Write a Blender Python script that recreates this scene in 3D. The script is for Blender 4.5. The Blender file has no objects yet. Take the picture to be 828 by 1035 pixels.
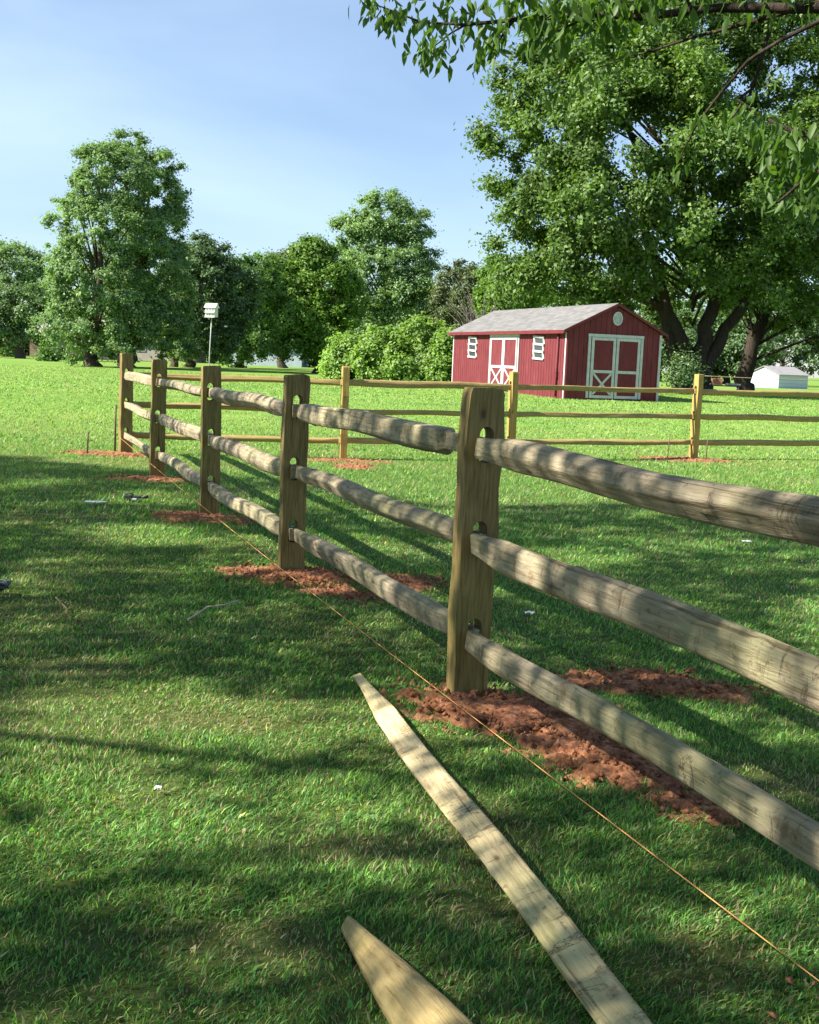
import bpy, bmesh, math
import numpy as np
from mathutils import Vector, Matrix
S = bpy.context.scene
C = S.collection
R = math.radians
# ------------------------------------------------------------------ camera
FPX, PITCH, ROLL, CH = 1207.4, R(7.216), R(2.262), 1.4513
cam = bpy.data.objects.new('camera', bpy.data.cameras.new('camera')); C.objects.link(cam)
cam.data.sensor_fit = 'HORIZONTAL'; cam.data.sensor_width = 36; cam.data.lens = FPX/828*36
cam.data.clip_start = 0.05; cam.data.clip_end = 3000
_c, _s = math.cos(PITCH), math.sin(PITCH)
FW = Vector((0, _c, -_s)); U0 = Vector((0, _s, _c)); R0 = Vector((1, 0, 0))
RV = R0*math.cos(ROLL)+U0*math.sin(ROLL); UV = -R0*math.sin(ROLL)+U0*math.cos(ROLL)
m = Matrix((RV, UV, -FW)).transposed().to_4x4(); m.translation = (0, 0, CH)
cam.matrix_world = m
S.camera = cam
# ------------------------------------------------------------------ light
SUN_EL = R(40); SUN = Vector((-0.956, -0.292, 0)).normalized()
SD = Vector((SUN.x*math.cos(SUN_EL), SUN.y*math.cos(SUN_EL), math.sin(SUN_EL)))
sl = bpy.data.lights.new('sun', 'SUN'); sl.energy = 4.8; sl.angle = R(0.53); sl.color = (1, 0.93, 0.80)
so = bpy.data.objects.new('sun', sl); C.objects.link(so)
so.rotation_euler = SD.to_track_quat('Z', 'Y').to_euler()
W = bpy.data.worlds.new('World'); S.world = W; W.use_nodes = True
nt = W.node_tree; nt.nodes.clear()
def N(nt, t, **k):
    n = nt.nodes.new(t)
    for a, b in k.items(): setattr(n, a, b)
    return n
out = N(nt, 'ShaderNodeOutputWorld'); bg = N(nt, 'ShaderNodeBackground'); sky = N(nt, 'ShaderNodeTexSky')
sky.sky_type = 'NISHITA'; sky.sun_disc = False; sky.sun_elevation = SUN_EL
sky.sun_rotation = math.atan2(SD.x, SD.y); sky.air_density = 1.0; sky.dust_density = 0.3; sky.ozone_density = 3.0
bg.inputs['Strength'].default_value = 0.061
tc = N(nt, 'ShaderNodeTexCoord'); mp = N(nt, 'ShaderNodeMapping'); mp.inputs['Scale'].default_value = (1.0, 1.0, 3.0)
mp.inputs['Rotation'].default_value = (0.0, R(8), 0)
nz = N(nt, 'ShaderNodeTexNoise'); nz.inputs['Scale'].default_value = 1.9; nz.inputs['Detail'].default_value = 5; nz.inputs['Roughness'].default_value = 0.5; nz.inputs['Distortion'].default_value = 0.4
cr = N(nt, 'ShaderNodeMapRange'); cr.inputs[1].default_value = 0.36; cr.inputs[2].default_value = 0.78; cr.inputs[3].default_value = 0.04; cr.inputs[4].default_value = 0.5
mx = N(nt, 'ShaderNodeMix', data_type='RGBA'); mx.inputs['B'].default_value = (7.4, 8.6, 10.2, 1)
nt.links.new(tc.outputs['Generated'], mp.inputs[0]); nt.links.new(mp.outputs[0], nz.inputs['Vector'])
nt.links.new(nz.outputs[0], cr.inputs[0]); nt.links.new(cr.outputs[0], mx.inputs['Factor'])
nt.links.new(sky.outputs[0], mx.inputs['A']); tn = N(nt, 'ShaderNodeMix', data_type='RGBA', blend_type='MULTIPLY'); tn.inputs['Factor'].default_value = 1; tn.inputs['B'].default_value = (.92, .97, 1.03, 1)
nt.links.new(mx.outputs['Result'], tn.inputs['A']); nt.links.new(tn.outputs['Result'], bg.inputs[0]); nt.links.new(bg.outputs[0], out.inputs[0])
S.view_settings.view_transform = 'Standard'; S.view_settings.look = 'None'; S.view_settings.exposure = 1.36; S.view_settings.gamma = 1
S.view_settings.use_curve_mapping = False
S.render.engine = 'CYCLES'
try:
    S.cycles.max_bounces = 8; S.cycles.diffuse_bounces = 3; S.cycles.transmission_bounces = 4; S.cycles.transparent_max_bounces = 8
except Exception: pass
# ------------------------------------------------------------------ helpers
def tag(o, label=None, cat=None, group=None, kind=None):
    for k, v in (('label', label), ('category', cat), ('group', group), ('kind', kind)):
        if v: o[k] = v
    return o
def empty(name, loc=(0, 0, 0), rz=0):
    o = bpy.data.objects.new(name, None); C.objects.link(o); o.location = loc; o.rotation_euler = (0, 0, rz)
    o.empty_display_size = 0.1
    return o
def link(name, me, mat=None, parent=None, loc=None):
    o = bpy.data.objects.new(name, me); C.objects.link(o)
    if mat is not None and len(me.materials) == 0: me.materials.append(mat)
    if parent is not None: o.parent = parent
    if loc is not None: o.location = loc
    return o
def np_mesh(name, verts, faces_flat, sizes, smooth=False, col=None):
    """verts (N,3); faces_flat loop vertex indices; sizes per polygon"""
    me = bpy.data.meshes.new(name)
    me.vertices.add(len(verts)); me.vertices.foreach_set('co', np.ascontiguousarray(verts, dtype=np.float32).ravel())
    me.loops.add(len(faces_flat)); me.loops.foreach_set('vertex_index', np.ascontiguousarray(faces_flat, dtype=np.int32))
    sizes = np.asarray(sizes, dtype=np.int32); st = np.zeros(len(sizes), dtype=np.int32); st[1:] = np.cumsum(sizes)[:-1]
    me.polygons.add(len(sizes)); me.polygons.foreach_set('loop_start', st)
    try: me.polygons.foreach_set('loop_total', sizes)
    except Exception: pass
    if smooth: me.polygons.foreach_set('use_smooth', np.ones(len(sizes), dtype=bool))
    me.update(calc_edges=True)
    if col is not None:
        a = me.attributes.new('tint', 'FLOAT_COLOR', 'POINT')
        c = np.ones((len(verts), 4), dtype=np.float32); c[:, :3] = col
        a.data.foreach_set('color', c.ravel())
    me.validate()
    return me
_rt = np.random.default_rng(99).random((64, 64, 64)).astype(np.float32)
def vnoise(P):
    P = np.asarray(P, dtype=np.float64); i = np.floor(P).astype(int); f = P-i; f = f*f*(3-2*f); r = 0
    for dx in (0, 1):
        for dy in (0, 1):
            for dz in (0, 1):
                w = (f[:, 0] if dx else 1-f[:, 0])*(f[:, 1] if dy else 1-f[:, 1])*(f[:, 2] if dz else 1-f[:, 2])
                r = r+w*_rt[(i[:, 0]+dx) & 63, (i[:, 1]+dy) & 63, (i[:, 2]+dz) & 63]
    return r*2-1
def fbm(P, oct=3):
    P = np.asarray(P, dtype=np.float64); a = 1; r = 0; t = 0
    for k in range(oct): r = r+a*vnoise(P*2**k+17.3*k); t += a; a *= .5
    return r/t
def n2(x, y, s, seed=0): return fbm(np.stack([x*s, y*s, np.full_like(x, seed+.37)], 1))
_py = np.array([-50, 0, 17, 28, 40, 50, 60, 72, 95, 150, 800.]); _pz = np.array([0, 0, 0, .16, .40, .58, .56, .45, .42, .38, .0])
def ground(x, y):
    x = np.atleast_1d(np.asarray(x, float)); y = np.atleast_1d(np.asarray(y, float))
    zl = np.interp(y, [-50, 17, 28, 40, 60, 72, 95, 150, 800], [0, 0, .12, .27, .38, .42, .42, .38, 0])
    k = np.clip((x+6)/7, 0, 1); k = k*k*(3-2*k); z = np.interp(y, _py, _pz)*k+zl*(1-k)
    z = z+0.012*n2(x, y, 1.3, 3)*np.clip((y+5)/10, 0, 1)+0.05*n2(x, y, .09, 5)*np.clip((y-22)/20, 0, 1)
    return z
def gz(x, y): return float(ground(x, y)[0])
def ray(px, py):
    a, b = px-414, 517.5-py; c, s = math.cos(ROLL), math.sin(ROLL)
    X, Y = a*c-b*s, a*s+b*c
    return FW+R0*(X/FPX)+U0*(Y/FPX)
def at(px, py, d):           # the world point seen at a photo position, d metres ahead
    r = ray(px, py); return Vector((0, 0, CH))+r*(d/r.y)
# ------------------------------------------------------------------ materials
def mat(name, rough=0.8, spec=0.3):
    m = bpy.data.materials.new(name); m.use_nodes = True; nt = m.node_tree; nt.nodes.clear()
    o = N(nt, 'ShaderNodeOutputMaterial'); p = N(nt, 'ShaderNodeBsdfPrincipled')
    p.inputs['Roughness'].default_value = rough; p.inputs['Specular IOR Level'].default_value = spec
    nt.links.new(p.outputs[0], o.inputs[0])
    return m, nt, p, o
def ramp(nt, fac, stops, interp='LINEAR'):
    r = N(nt, 'ShaderNodeValToRGB'); r.color_ramp.interpolation = interp
    e = r.color_ramp.elements
    while len(e) < len(stops): e.new(0.5)
    for i, (p, c) in enumerate(stops):
        e[i].position = p; e[i].color = (*c, 1) if len(c) == 3 else c
    nt.links.new(fac, r.inputs[0]); return r.outputs[0]
def coords(nt, scale=(1, 1, 1), kind='Object', rnd=False):
    t = N(nt, 'ShaderNodeTexCoord'); m = N(nt, 'ShaderNodeMapping'); m.inputs['Scale'].default_value = scale
    src = t.outputs[kind]
    if rnd:
        i = N(nt, 'ShaderNodeObjectInfo'); a = N(nt, 'ShaderNodeVectorMath', operation='SCALE'); a.inputs[0].default_value = (37, 19, 53)
        nt.links.new(i.outputs['Random'], a.inputs['Scale'])
        b = N(nt, 'ShaderNodeVectorMath', operation='ADD'); nt.links.new(src, b.inputs[0]); nt.links.new(a.outputs[0], b.inputs[1]); src = b.outputs[0]
    nt.links.new(src, m.inputs[0]); return m.outputs[0]
def noise(nt, vec, scale, detail=4, rough=.55, dist=0):
    n = N(nt, 'ShaderNodeTexNoise'); n.inputs['Scale'].default_value = scale; n.inputs['Detail'].default_value = detail
    n.inputs['Roughness'].default_value = rough; n.inputs['Distortion'].default_value = dist
    nt.links.new(vec, n.inputs['Vector']); return n.outputs[0]
def mix(nt, a, b, fac, mode='MIX'):
    x = N(nt, 'ShaderNodeMix', data_type='RGBA', blend_type=mode)
    for s, v in (('A', a), ('B', b), ('Factor', fac)):
        if isinstance(v, bpy.types.NodeSocket): nt.links.new(v, x.inputs[s])
        elif s == 'Factor': x.inputs[s].default_value = v
        else: x.inputs[s].default_value = (*v, 1)
    return x.outputs['Result']
def bump(nt, p, h, strength=.4, dist=.01):
    b = N(nt, 'ShaderNodeBump'); b.inputs['Strength'].default_value = strength; b.inputs['Distance'].default_value = dist
    nt.links.new(h, b.inputs['Height']); nt.links.new(b.outputs[0], p.inputs['Normal'])
def plain(name, col, rough=.7, var=.15, scale=6, spec=.3):
    m, nt, p, o = mat(name, rough, spec); v = coords(nt)
    n = noise(nt, v, scale, 5)
    c = ramp(nt, n, [(.3, tuple(x*(1-var) for x in col)), (.7, tuple(min(1, x*(1+var)) for x in col))])
    nt.links.new(c, p.inputs['Base Color']); bump(nt, p, n, .2, .005)
    return m
def wood(name, axis, c_dark, c_mid, c_light, bands=0.0, grime=0.5):
    m, nt, p, o = mat(name, .78, .22)
    st = [34., 34., 34.]; st[axis] = 2.6
    g = noise(nt, coords(nt, st, rnd=True), 2.2, 6, .6, .6)
    base = ramp(nt, g, [(.28, c_dark), (.5, c_mid), (.72, c_light)])
    st2 = [2.2, 2.2, 2.2]; st2[axis] = 1.2
    big = noise(nt, coords(nt, st2, rnd=True), 2.0, 4)
    base = mix(nt, base, mix(nt, base, (.60, .60, .62), 1, 'MULTIPLY'), ramp(nt, big, [(.42, (0, 0, 0)), (.62, (grime,)*3)]))
    # greenish treated tone in patches
    big2 = noise(nt, coords(nt, st2, rnd=True), 1.1, 3)
    base = mix(nt, base, mix(nt, base, (.90, 1.0, .78), 1, 'MULTIPLY'), ramp(nt, big2, [(.4, (0, 0, 0)), (.65, (.8, .8, .8))]))
    h = g
    if bands > 0:
        st3 = [2.2, 2.2, 2.2]; st3[axis] = 11.
        b = noise(nt, coords(nt, st3, rnd=True), 1.0, 7, .62, .5)
        line = ramp(nt, b, [(.585, (0, 0, 0)), (.60, (1, 1, 1)), (.615, (0, 0, 0))])
        msk = noise(nt, coords(nt, (3, 3, 3), rnd=True), 1.3, 2)
        fac = mix(nt, (0, 0, 0), line, ramp(nt, msk, [(.42, (0, 0, 0)), (.55, (bands,)*3)]))
        base = mix(nt, base, (.075, .05, .033), fac)
        # brown inner-bark patches
        pt = noise(nt, coords(nt, (5, 5, 5), rnd=True), 1.4, 5, .65)
        base = mix(nt, base, (.20, .115, .06), ramp(nt, pt, [(.60, (0, 0, 0)), (.68, (bands*.75,)*3)]))
        sp = noise(nt, coords(nt, (30, 30, 30), rnd=True), 1.2, 3, .6)
        base = mix(nt, base, (.10, .075, .055), ramp(nt, sp, [(.60, (0, 0, 0)), (.68, (bands*.6,)*3)]))
    cr_ = [40., 40., 40.]; cr_[axis] = 1.1
    ck = noise(nt, coords(nt, cr_, rnd=True), 1.0, 4, .6)
    base = mix(nt, base, mix(nt, base, (.42, .36, .30), 1, 'MULTIPLY'), ramp(nt, ck, [(.60, (0, 0, 0)), (.66, (.8, .8, .8))]))
    # knots
    vo = N(nt, 'ShaderNodeTexVoronoi'); vo.inputs['Scale'].default_value = 1.0; kst = [7., 7., 7.]; kst[axis] = 3.4
    nt.links.new(coords(nt, kst, rnd=True), vo.inputs['Vector'])
    kf = ramp(nt, vo.outputs['Distance'], [(.05, (.9, .9, .9)), (.095, (.25, .25, .25)), (.16, (0, 0, 0))])
    base = mix(nt, base, (.09, .05, .025), kf)
    nt.links.new(base, p.inputs['Base Color'])
    fine = noise(nt, coords(nt, [s*4 for s in st], rnd=True), 2, 4, .6)
    ad = N(nt, 'ShaderNodeMath', operation='ADD'); nt.links.new(h, ad.inputs[0]); nt.links.new(fine, ad.inputs[1])
    bump(nt, p, ad.outputs[0], .85, .005)
    return m
M = {}
M['post'] = wood('treated_pine_post', 2, (.14, .10, .038), (.27, .195, .078), (.38, .275, .12), 0, .5)
M['post_sunlit'] = wood('sunlit_pine_post', 2, (.30, .195, .06), (.44, .295, .095), (.54, .38, .145), 0, .15)  # lighter, yellower copy of the post wood: back run's sunlight put into the colour
M['rail'] = wood('weathered_log_rail', 0, (.23, .18, .12), (.38, .315, .22), (.50, .43, .31), .9, .6)
M['rail_sunlit'] = wood('sunlit_log_rail', 0, (.27, .19, .08), (.40, .285, .12), (.50, .37, .17), .35, .3)  # yellow sunlit copy of the rail wood, sunshine painted into its tones
M['rail_pale'] = wood('pale_fresh_rail', 0, (.44, .33, .18), (.62, .50, .29), (.72, .60, .38), .9, .25)
M['cut'] = wood('fresh_cut_wood', 0, (.38, .26, .115), (.54, .39, .19), (.64, .47, .25), .25, .1)
def leafmat(name, c, trans=.32, var=.35, rough=.5):
    m, nt, p, o = mat(name, rough, .35)
    a = N(nt, 'ShaderNodeAttribute', attribute_name='tint')
    lo = tuple(x*(1-var) for x in c); hi = (c[0]*(1+var*1.2), c[1]*(1+var), c[2]*(1+var*.4))
    s = N(nt, 'ShaderNodeSeparateColor'); nt.links.new(a.outputs['Color'], s.inputs[0])
    col = ramp(nt, s.outputs[0], [(0, lo), (.5, c), (1, hi)])
    nt.links.new(col, p.inputs['Base Color'])
    t = N(nt, 'ShaderNodeBsdfTranslucent'); nt.links.new(mix(nt, col, (1.5, 1.6, .5), 1, 'MULTIPLY'), t.inputs[0])
    mm = N(nt, 'ShaderNodeMixShader'); mm.inputs[0].default_value = trans
    nt.links.new(p.outputs[0], mm.inputs[1]); nt.links.new(t.outputs[0], mm.inputs[2]); nt.links.new(mm.outputs[0], o.inputs[0])
    return m
def barkmat(name, c):
    m, nt, p, o = mat(name, .95, .1)
    g = noise(nt, coords(nt, (9, 9, 1.6)), 1.6, 6, .65, .5)
    nt.links.new(ramp(nt, g, [(.3, tuple(x*.45 for x in c)), (.62, c), (.8, tuple(min(1, x*1.4) for x in c))]), p.inputs['Base Color'])
    bump(nt, p, g, .9, .06); return m
M['bark'] = barkmat('grey_brown_bark', (.13, .105, .085)); M['bark_dark'] = barkmat('dark_bark', (.07, .055, .045))

# ------------------------------------------------------------------ ground sheet
m, nt_, p, o = mat('lawn', .95, .1)
g1 = noise(nt_, coords(nt_, (1, 1, 1)), .55, 5, .6); g2 = noise(nt_, coords(nt_, (1, 1, 1)), 14, 5, .7); g3 = noise(nt_, coords(nt_, (1, 1, 1)), .09, 4, .55)
c1 = ramp(nt_, g2, [(.30, (.11, .19, .035)), (.55, (.20, .32, .065)), (.75, (.27, .40, .10))])
c1 = mix(nt_, c1, mix(nt_, c1, (1.35, 1.12, 1.25), 1, 'MULTIPLY'), ramp(nt_, g1, [(.42, (0, 0, 0)), (.68, (.8, .8, .8))]))
c1 = mix(nt_, c1, mix(nt_, c1, (.70, .86, .70), 1, 'MULTIPLY'), ramp(nt_, g3, [(.40, (0, 0, 0)), (.6, (.8, .8, .8))]))
# thatch and soil show between the blades close by, giving way to plain grass green with distance
tcn = N(nt_, 'ShaderNodeTexCoord'); sx = N(nt_, 'ShaderNodeSeparateXYZ'); nt_.links.new(tcn.outputs['Object'], sx.inputs[0])
mr = N(nt_, 'ShaderNodeMapRange'); mr.inputs[1].default_value = 10; mr.inputs[2].default_value = 26; mr.inputs[3].default_value = 1; mr.inputs[4].default_value = 0
nt_.links.new(sx.outputs['Y'], mr.inputs[0])
th = ramp(nt_, g2, [(.3, (.045, .045, .02)), (.55, (.085, .12, .03)), (.75, (.22, .20, .10))])
nt_.links.new(mix(nt_, c1, th, mr.outputs[0]), p.inputs['Base Color']); bump(nt_, p, g2, .6, .03)
M['lawn'] = m
ys = np.concatenate([np.arange(-30, 0, 3.), np.arange(0, 22, .25), np.arange(22, 60, 1.), np.arange(60, 160, 5.), np.geomspace(160, 1400, 14)])
xs = np.concatenate([-np.geomspace(14, 1200, 22)[::-1], np.arange(-13.75, 14, .25), np.geomspace(14, 1200, 22)])
X, Y = np.meshgrid(xs, ys); Z = ground(X.ravel(), Y.ravel()); nx, ny = len(xs), len(ys)
V = np.stack([X.ravel(), Y.ravel(), Z], 1); I = np.arange(nx*ny).reshape(ny, nx)
F = np.stack([I[:-1, :-1], I[:-1, 1:], I[1:, 1:], I[1:, :-1]], -1).reshape(-1, 4)
tag(link('ground', np_mesh('ground', V, F.ravel(), np.full(len(F), 4), True), M['lawn']), 'mown green lawn running from the fence to the tree line', None, None, 'structure')

# ------------------------------------------------------------------ clay soil round the posts
CLAY = [(.42, 4.86, .40, .25, -35, .032), (.76, 4.32, .36, .20, -55, .022), (1.12, 5.42, .30, .22, -10, .02), (1.45, 5.3, .22, .14, 0, .012), (.98, 3.86, .18, .11, -50, .010), (.66, 4.72, .30, .22, -50, .03),
        (-.72, 7.80, .40, .28, -20, .028), (-.05, 7.75, .28, .22, 0, .012), (-1.82, 10.45, .40, .26, -10, .022), (-2.95, 13.45, .50, .26, 0, .02),
        (-4.15, 16.40, .55, .26, 0, .03), (-.92, 16.95, .50, .26, 5, .015), (-.75, 16.1, .22, .35, 0, .01), (4.45, 19.35, .60, .28, 5, .02), (1.5, 17.8, .5, .25, 5, .02),
        (-.35, 7.3, .26, .16, -30, .01), (1.42, 2.3, .4, .3, 0, .03)]
def clay_mask(x, y):
    r = np.zeros_like(x)
    for cx, cy, a, b, ang, h in CLAY:
        t = R(ang); dx, dy = x-cx, y-cy; u = dx*math.cos(t)+dy*math.sin(t); v = -dx*math.sin(t)+dy*math.cos(t)
        q = np.sqrt((u/a)**2+(v/b)**2)+.6*n2(x, y, 5., 11)+.9*n2(x, y, 21., 12)
        r = np.maximum(r, np.clip(1.25-q, 0, 1))
    return r
m, nt_, p, o = mat('red_clay', .95, .1)
g = noise(nt_, coords(nt_), 22, 6, .7); g2 = noise(nt_, coords(nt_), 3.5, 3)
c = ramp(nt_, g, [(.3, (.09, .040, .024)), (.46, (.24, .100, .056)), (.58, (.36, .17, .10)), (.75, (.50, .30, .20))])
c = mix(nt_, c, mix(nt_, c, (1.25, 1.25, 1.1), 1, 'MULTIPLY'), ramp(nt_, g2, [(.45, (0, 0, 0)), (.65, (1, 1, 1))]))
nt_.links.new(c, p.inputs['Base Color']); bump(nt_, p, g, .8, .02); M['clay'] = m
vs, fs, sz, off = [], [], [], 0
rg = np.random.default_rng(5)
for cx, cy, a, b, ang, h in CLAY:
    n = 130 if cy < 9 else 80
    g = np.linspace(-1.5, 1.5, n); U_, V_ = np.meshgrid(g*a, g*b); t = R(ang)
    x = (cx+U_*math.cos(t)-V_*math.sin(t)).ravel(); y = (cy+U_*math.sin(t)+V_*math.cos(t)).ravel()
    q = np.sqrt((U_.ravel()/a)**2+(V_.ravel()/b)**2)+.6*n2(x, y, 5., 11)+.9*n2(x, y, 21., 12)
    k = np.clip(1.15-q, -.6, 1)
    z = ground(x, y)+np.where(k > 0, h*np.minimum(1, k*1.6)+.004, -.02)+np.clip(k*2, 0, 1)*(.022*n2(x, y, 14, 21)+.012*n2(x, y, 45, 22))
    z = np.where(k > 0, z, ground(x, y)-.03+k*.05)
    I = np.arange(n*n).reshape(n, n)+off
    F = np.stack([I[:-1, :-1], I[:-1, 1:], I[1:, 1:], I[1:, :-1]], -1).reshape(-1, 4)
    kk = k.reshape(n, n); keep = ((kk[:-1, :-1] > -.15) | (kk[1:, 1:] > -.15)).ravel()
    vs.append(np.stack([x, y, z], 1)); fs.append(F[keep].ravel()); sz.append(np.full(keep.sum(), 4)); off += n*n
    # clods
    nc = int(700*a*b/.1) if cy < 9 else int(120*a*b/.2)
    ico = np.array([(1, 0, 0), (-1, 0, 0), (0, 1, 0), (0, -1, 0), (0, 0, 1), (0, 0, -1.)]); icf = np.array([(0, 2, 4), (2, 1, 4), (1, 3, 4), (3, 0, 4), (2, 0, 5), (1, 2, 5), (3, 1, 5), (0, 3, 5)])
    uu = rg.normal(0, .55, nc)*a; vv = rg.normal(0, .55, nc)*b
    x = cx+uu*math.cos(t)-vv*math.sin(t); y = cy+uu*math.sin(t)+vv*math.cos(t)
    r = (.003+.014*rg.random(nc)**3)*(1.5 if cy > 9 else 1)
    P = ico[None]*r[:, None, None]*(0.6+.8*rg.random((nc, 6, 1))); P += rg.normal(0, .25, (nc, 6, 3))*r[:, None, None]
    P[:, :, 0] += x[:, None]; P[:, :, 1] += y[:, None]; P[:, :, 2] += (ground(x, y)+h*.75+.006)[:, None]
    vs.append(P.reshape(-1, 3)); fs.append((icf[None]+(off+np.arange(nc)*6)[:, None, None]).ravel()); sz.append(np.full(nc*8, 3)); off += nc*6
tag(link('clay_soil', np_mesh('clay_soil', np.concatenate(vs), np.concatenate(fs), np.concatenate(sz), True), M['clay']),
    'loose crumbly red clay dug out around the feet of the fence posts', 'soil', None, 'stuff')

# ------------------------------------------------------------------ grass
DRY = [(.28, 3.05, .22, .16), (.72, 2.75, .2, .14), (-.75, 4.6, .5, .16), (-.1, 3.4, .3, .12), (1.35, 4.1, .3, .25), (.25, 3.6, .2, .3), (-.35, 2.8, .35, .12), (.8, 2.85, .15, .12), (-1.5, 5.3, .4, .2), (2.0, 4.9, .35, .2), (-3.3, 15.2, 1.6, .5)]
def drymask(x, y):
    r = .55*np.clip(n2(x, y, .9, 31)*1.6, 0, 1)+.5*np.clip(n2(x, y, 4.5, 32)*1.5-.3, 0, 1)
    for cx, cy, a, b in DRY: r = np.maximum(r, np.clip(1.3-np.sqrt(((x-cx)/a)**2+((y-cy)/b)**2)-.3*n2(x, y, 7, 33), 0, .95))
    return r
def blades(n, y0, y1, hmin, hmax, w, seed, quad=True, power=1.0, thin=True):
    rg = np.random.default_rng(seed)
    y = y0+(y1-y0)*rg.random(n)**power
    x = (rg.random(n)*2-1)*(.40*y+1.0)
    dm = drymask(x, y)
    dens = .5+.5*np.clip(n2(x, y, 2.2, 41)*1.4+.7, 0, 1) if thin else np.ones(n)
    keep = (rg.random(n) > clay_mask(x, y)*1.1) & (rg.random(n) < dens*(1-.45*dm))
    x, y, dm = x[keep], y[keep], dm[keep]; n = len(x)
    z = ground(x, y)-.004
    tall = 1+.35*np.clip(n2(x, y, 3.1, 43), -1, 1)
    h = (hmin+(hmax-hmin)*rg.random(n)**1.5)*tall*(1-.35*dm); ww = w*(.6+.8*rg.random(n))
    th = rg.random(n)*2*np.pi; ld = th+np.pi/2+rg.normal(0, .5, n)
    comb = n2(x, y, 1.6, 47)*4; ldx = np.cos(ld)+.5*np.cos(comb); ldy = np.sin(ld)+.5*np.sin(comb)
    lean = (.25+1.0*rg.random(n)**1.2)*h
    ax, ay = np.cos(th)*ww/2, np.sin(th)*ww/2
    b = np.stack([x, y, z], 1); A = np.stack([ax, ay, 0*ax], 1); L = np.stack([ldx*lean, ldy*lean, 0*x], 1); up = np.array([0, 0, 1.])
    # colours
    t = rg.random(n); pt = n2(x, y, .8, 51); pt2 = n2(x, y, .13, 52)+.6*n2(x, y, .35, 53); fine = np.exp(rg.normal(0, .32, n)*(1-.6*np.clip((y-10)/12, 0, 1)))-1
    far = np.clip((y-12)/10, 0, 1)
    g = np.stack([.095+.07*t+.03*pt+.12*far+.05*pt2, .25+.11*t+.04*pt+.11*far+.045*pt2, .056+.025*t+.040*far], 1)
    dk = np.array([.045, .16, .040]); lt = np.array([.26, .44, .09]); st = np.array([.40, .34, .19])
    k = rg.random(n)
    g = np.where((k < .28)[:, None], dk*(1+.3*t[:, None]), g); g = np.where((k > .79)[:, None], lt, g)
    straw = rg.random(n) < (.10+.60*dm)
    g = np.where(straw[:, None], st*(.55+.6*t[:, None]), g)
    clover = (rg.random(n) < .003) & (y > 6)
    g = np.where(clover[:, None], np.array([.62, .66, .55]), g)
    g = np.clip(g*(1+fine[:, None]), .01, .8)
    if quad:
        P = np.stack([b-A, b+A, b+A*.8+L*.35+up*(h*.55)[:, None], b-A*.8+L*.35+up*(h*.55)[:, None], b+L+up*(h*.92)[:, None]], 1)
        o = (np.arange(n)*5)[:, None]; F = np.concatenate([o+0, o+1, o+2, o+3, o+3, o+2, o+4], 1).ravel(); s = np.tile([4, 3], n); c = np.repeat(g, 5, 0)
    else:
        P = np.stack([b-A, b+A, b+L+up*h[:, None]], 1); o = (np.arange(n)*3)[:, None]; F = np.concatenate([o, o+1, o+2], 1).ravel(); s = np.full(n, 3); c = np.repeat(g, 3, 0)
    return P.reshape(-1, 3), F, s, c
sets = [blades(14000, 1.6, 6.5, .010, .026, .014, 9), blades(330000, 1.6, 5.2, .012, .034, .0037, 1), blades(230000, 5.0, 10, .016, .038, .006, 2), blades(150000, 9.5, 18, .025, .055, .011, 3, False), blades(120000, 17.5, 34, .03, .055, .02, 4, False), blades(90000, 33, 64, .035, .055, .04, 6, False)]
off = 0; fs = []
for P, F, s, c in sets: fs.append(F+off); off += len(P)
m, nt_, p, o = mat('grass_blade', .5, .35)
a = N(nt_, 'ShaderNodeAttribute', attribute_name='tint'); nt_.links.new(a.outputs['Color'], p.inputs['Base Color'])
t = N(nt_, 'ShaderNodeBsdfTranslucent'); nt_.links.new(mix(nt_, a.outputs['Color'], (1.5, 1.5, .7), 1, 'MULTIPLY'), t.inputs[0])
mm = N(nt_, 'ShaderNodeMixShader'); mm.inputs[0].default_value = .35
nt_.links.new(p.outputs[0], mm.inputs[1]); nt_.links.new(t.outputs[0], mm.inputs[2]); nt_.links.new(mm.outputs[0], o.inputs[0]); M['grass'] = m
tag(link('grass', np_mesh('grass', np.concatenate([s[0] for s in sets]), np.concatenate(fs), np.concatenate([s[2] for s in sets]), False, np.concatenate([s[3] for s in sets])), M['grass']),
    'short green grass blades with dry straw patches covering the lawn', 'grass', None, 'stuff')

# ------------------------------------------------------------------ mesh makers
def tube(bm, pts, rad, seg=8, cap=True, wob=0, seed=0, ez=None):
    """tapered tube along pts with radius list"""
    pts = [Vector(p) for p in pts]; rings = []; rg = np.random.default_rng(seed)
    ref = Vector((0, 0, 1)) if abs((pts[-1]-pts[0]).normalized().z) < .9 else Vector((1, 0, 0))
    for i, p in enumerate(pts):
        d = (pts[min(i+1, len(pts)-1)]-pts[max(i-1, 0)]).normalized()
        a = d.cross(ref).normalized(); b = d.cross(a).normalized(); r = rad[i] if hasattr(rad, '__len__') else rad
        ring = []
        for k in range(seg):
            t = 2*math.pi*k/seg; rr = r*(1+wob*(rg.random()*2-1))
            ring.append(bm.verts.new(p+a*math.cos(t)*rr+b*math.sin(t)*rr))
        rings.append(ring)
    for r1, r2 in zip(rings, rings[1:]):
        for k in range(seg): f = bm.faces.new((r1[k], r1[(k+1) % seg], r2[(k+1) % seg], r2[k])); f.smooth = True
    if cap:
        bm.faces.new(rings[0][::-1]); bm.faces.new(rings[-1])
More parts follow.
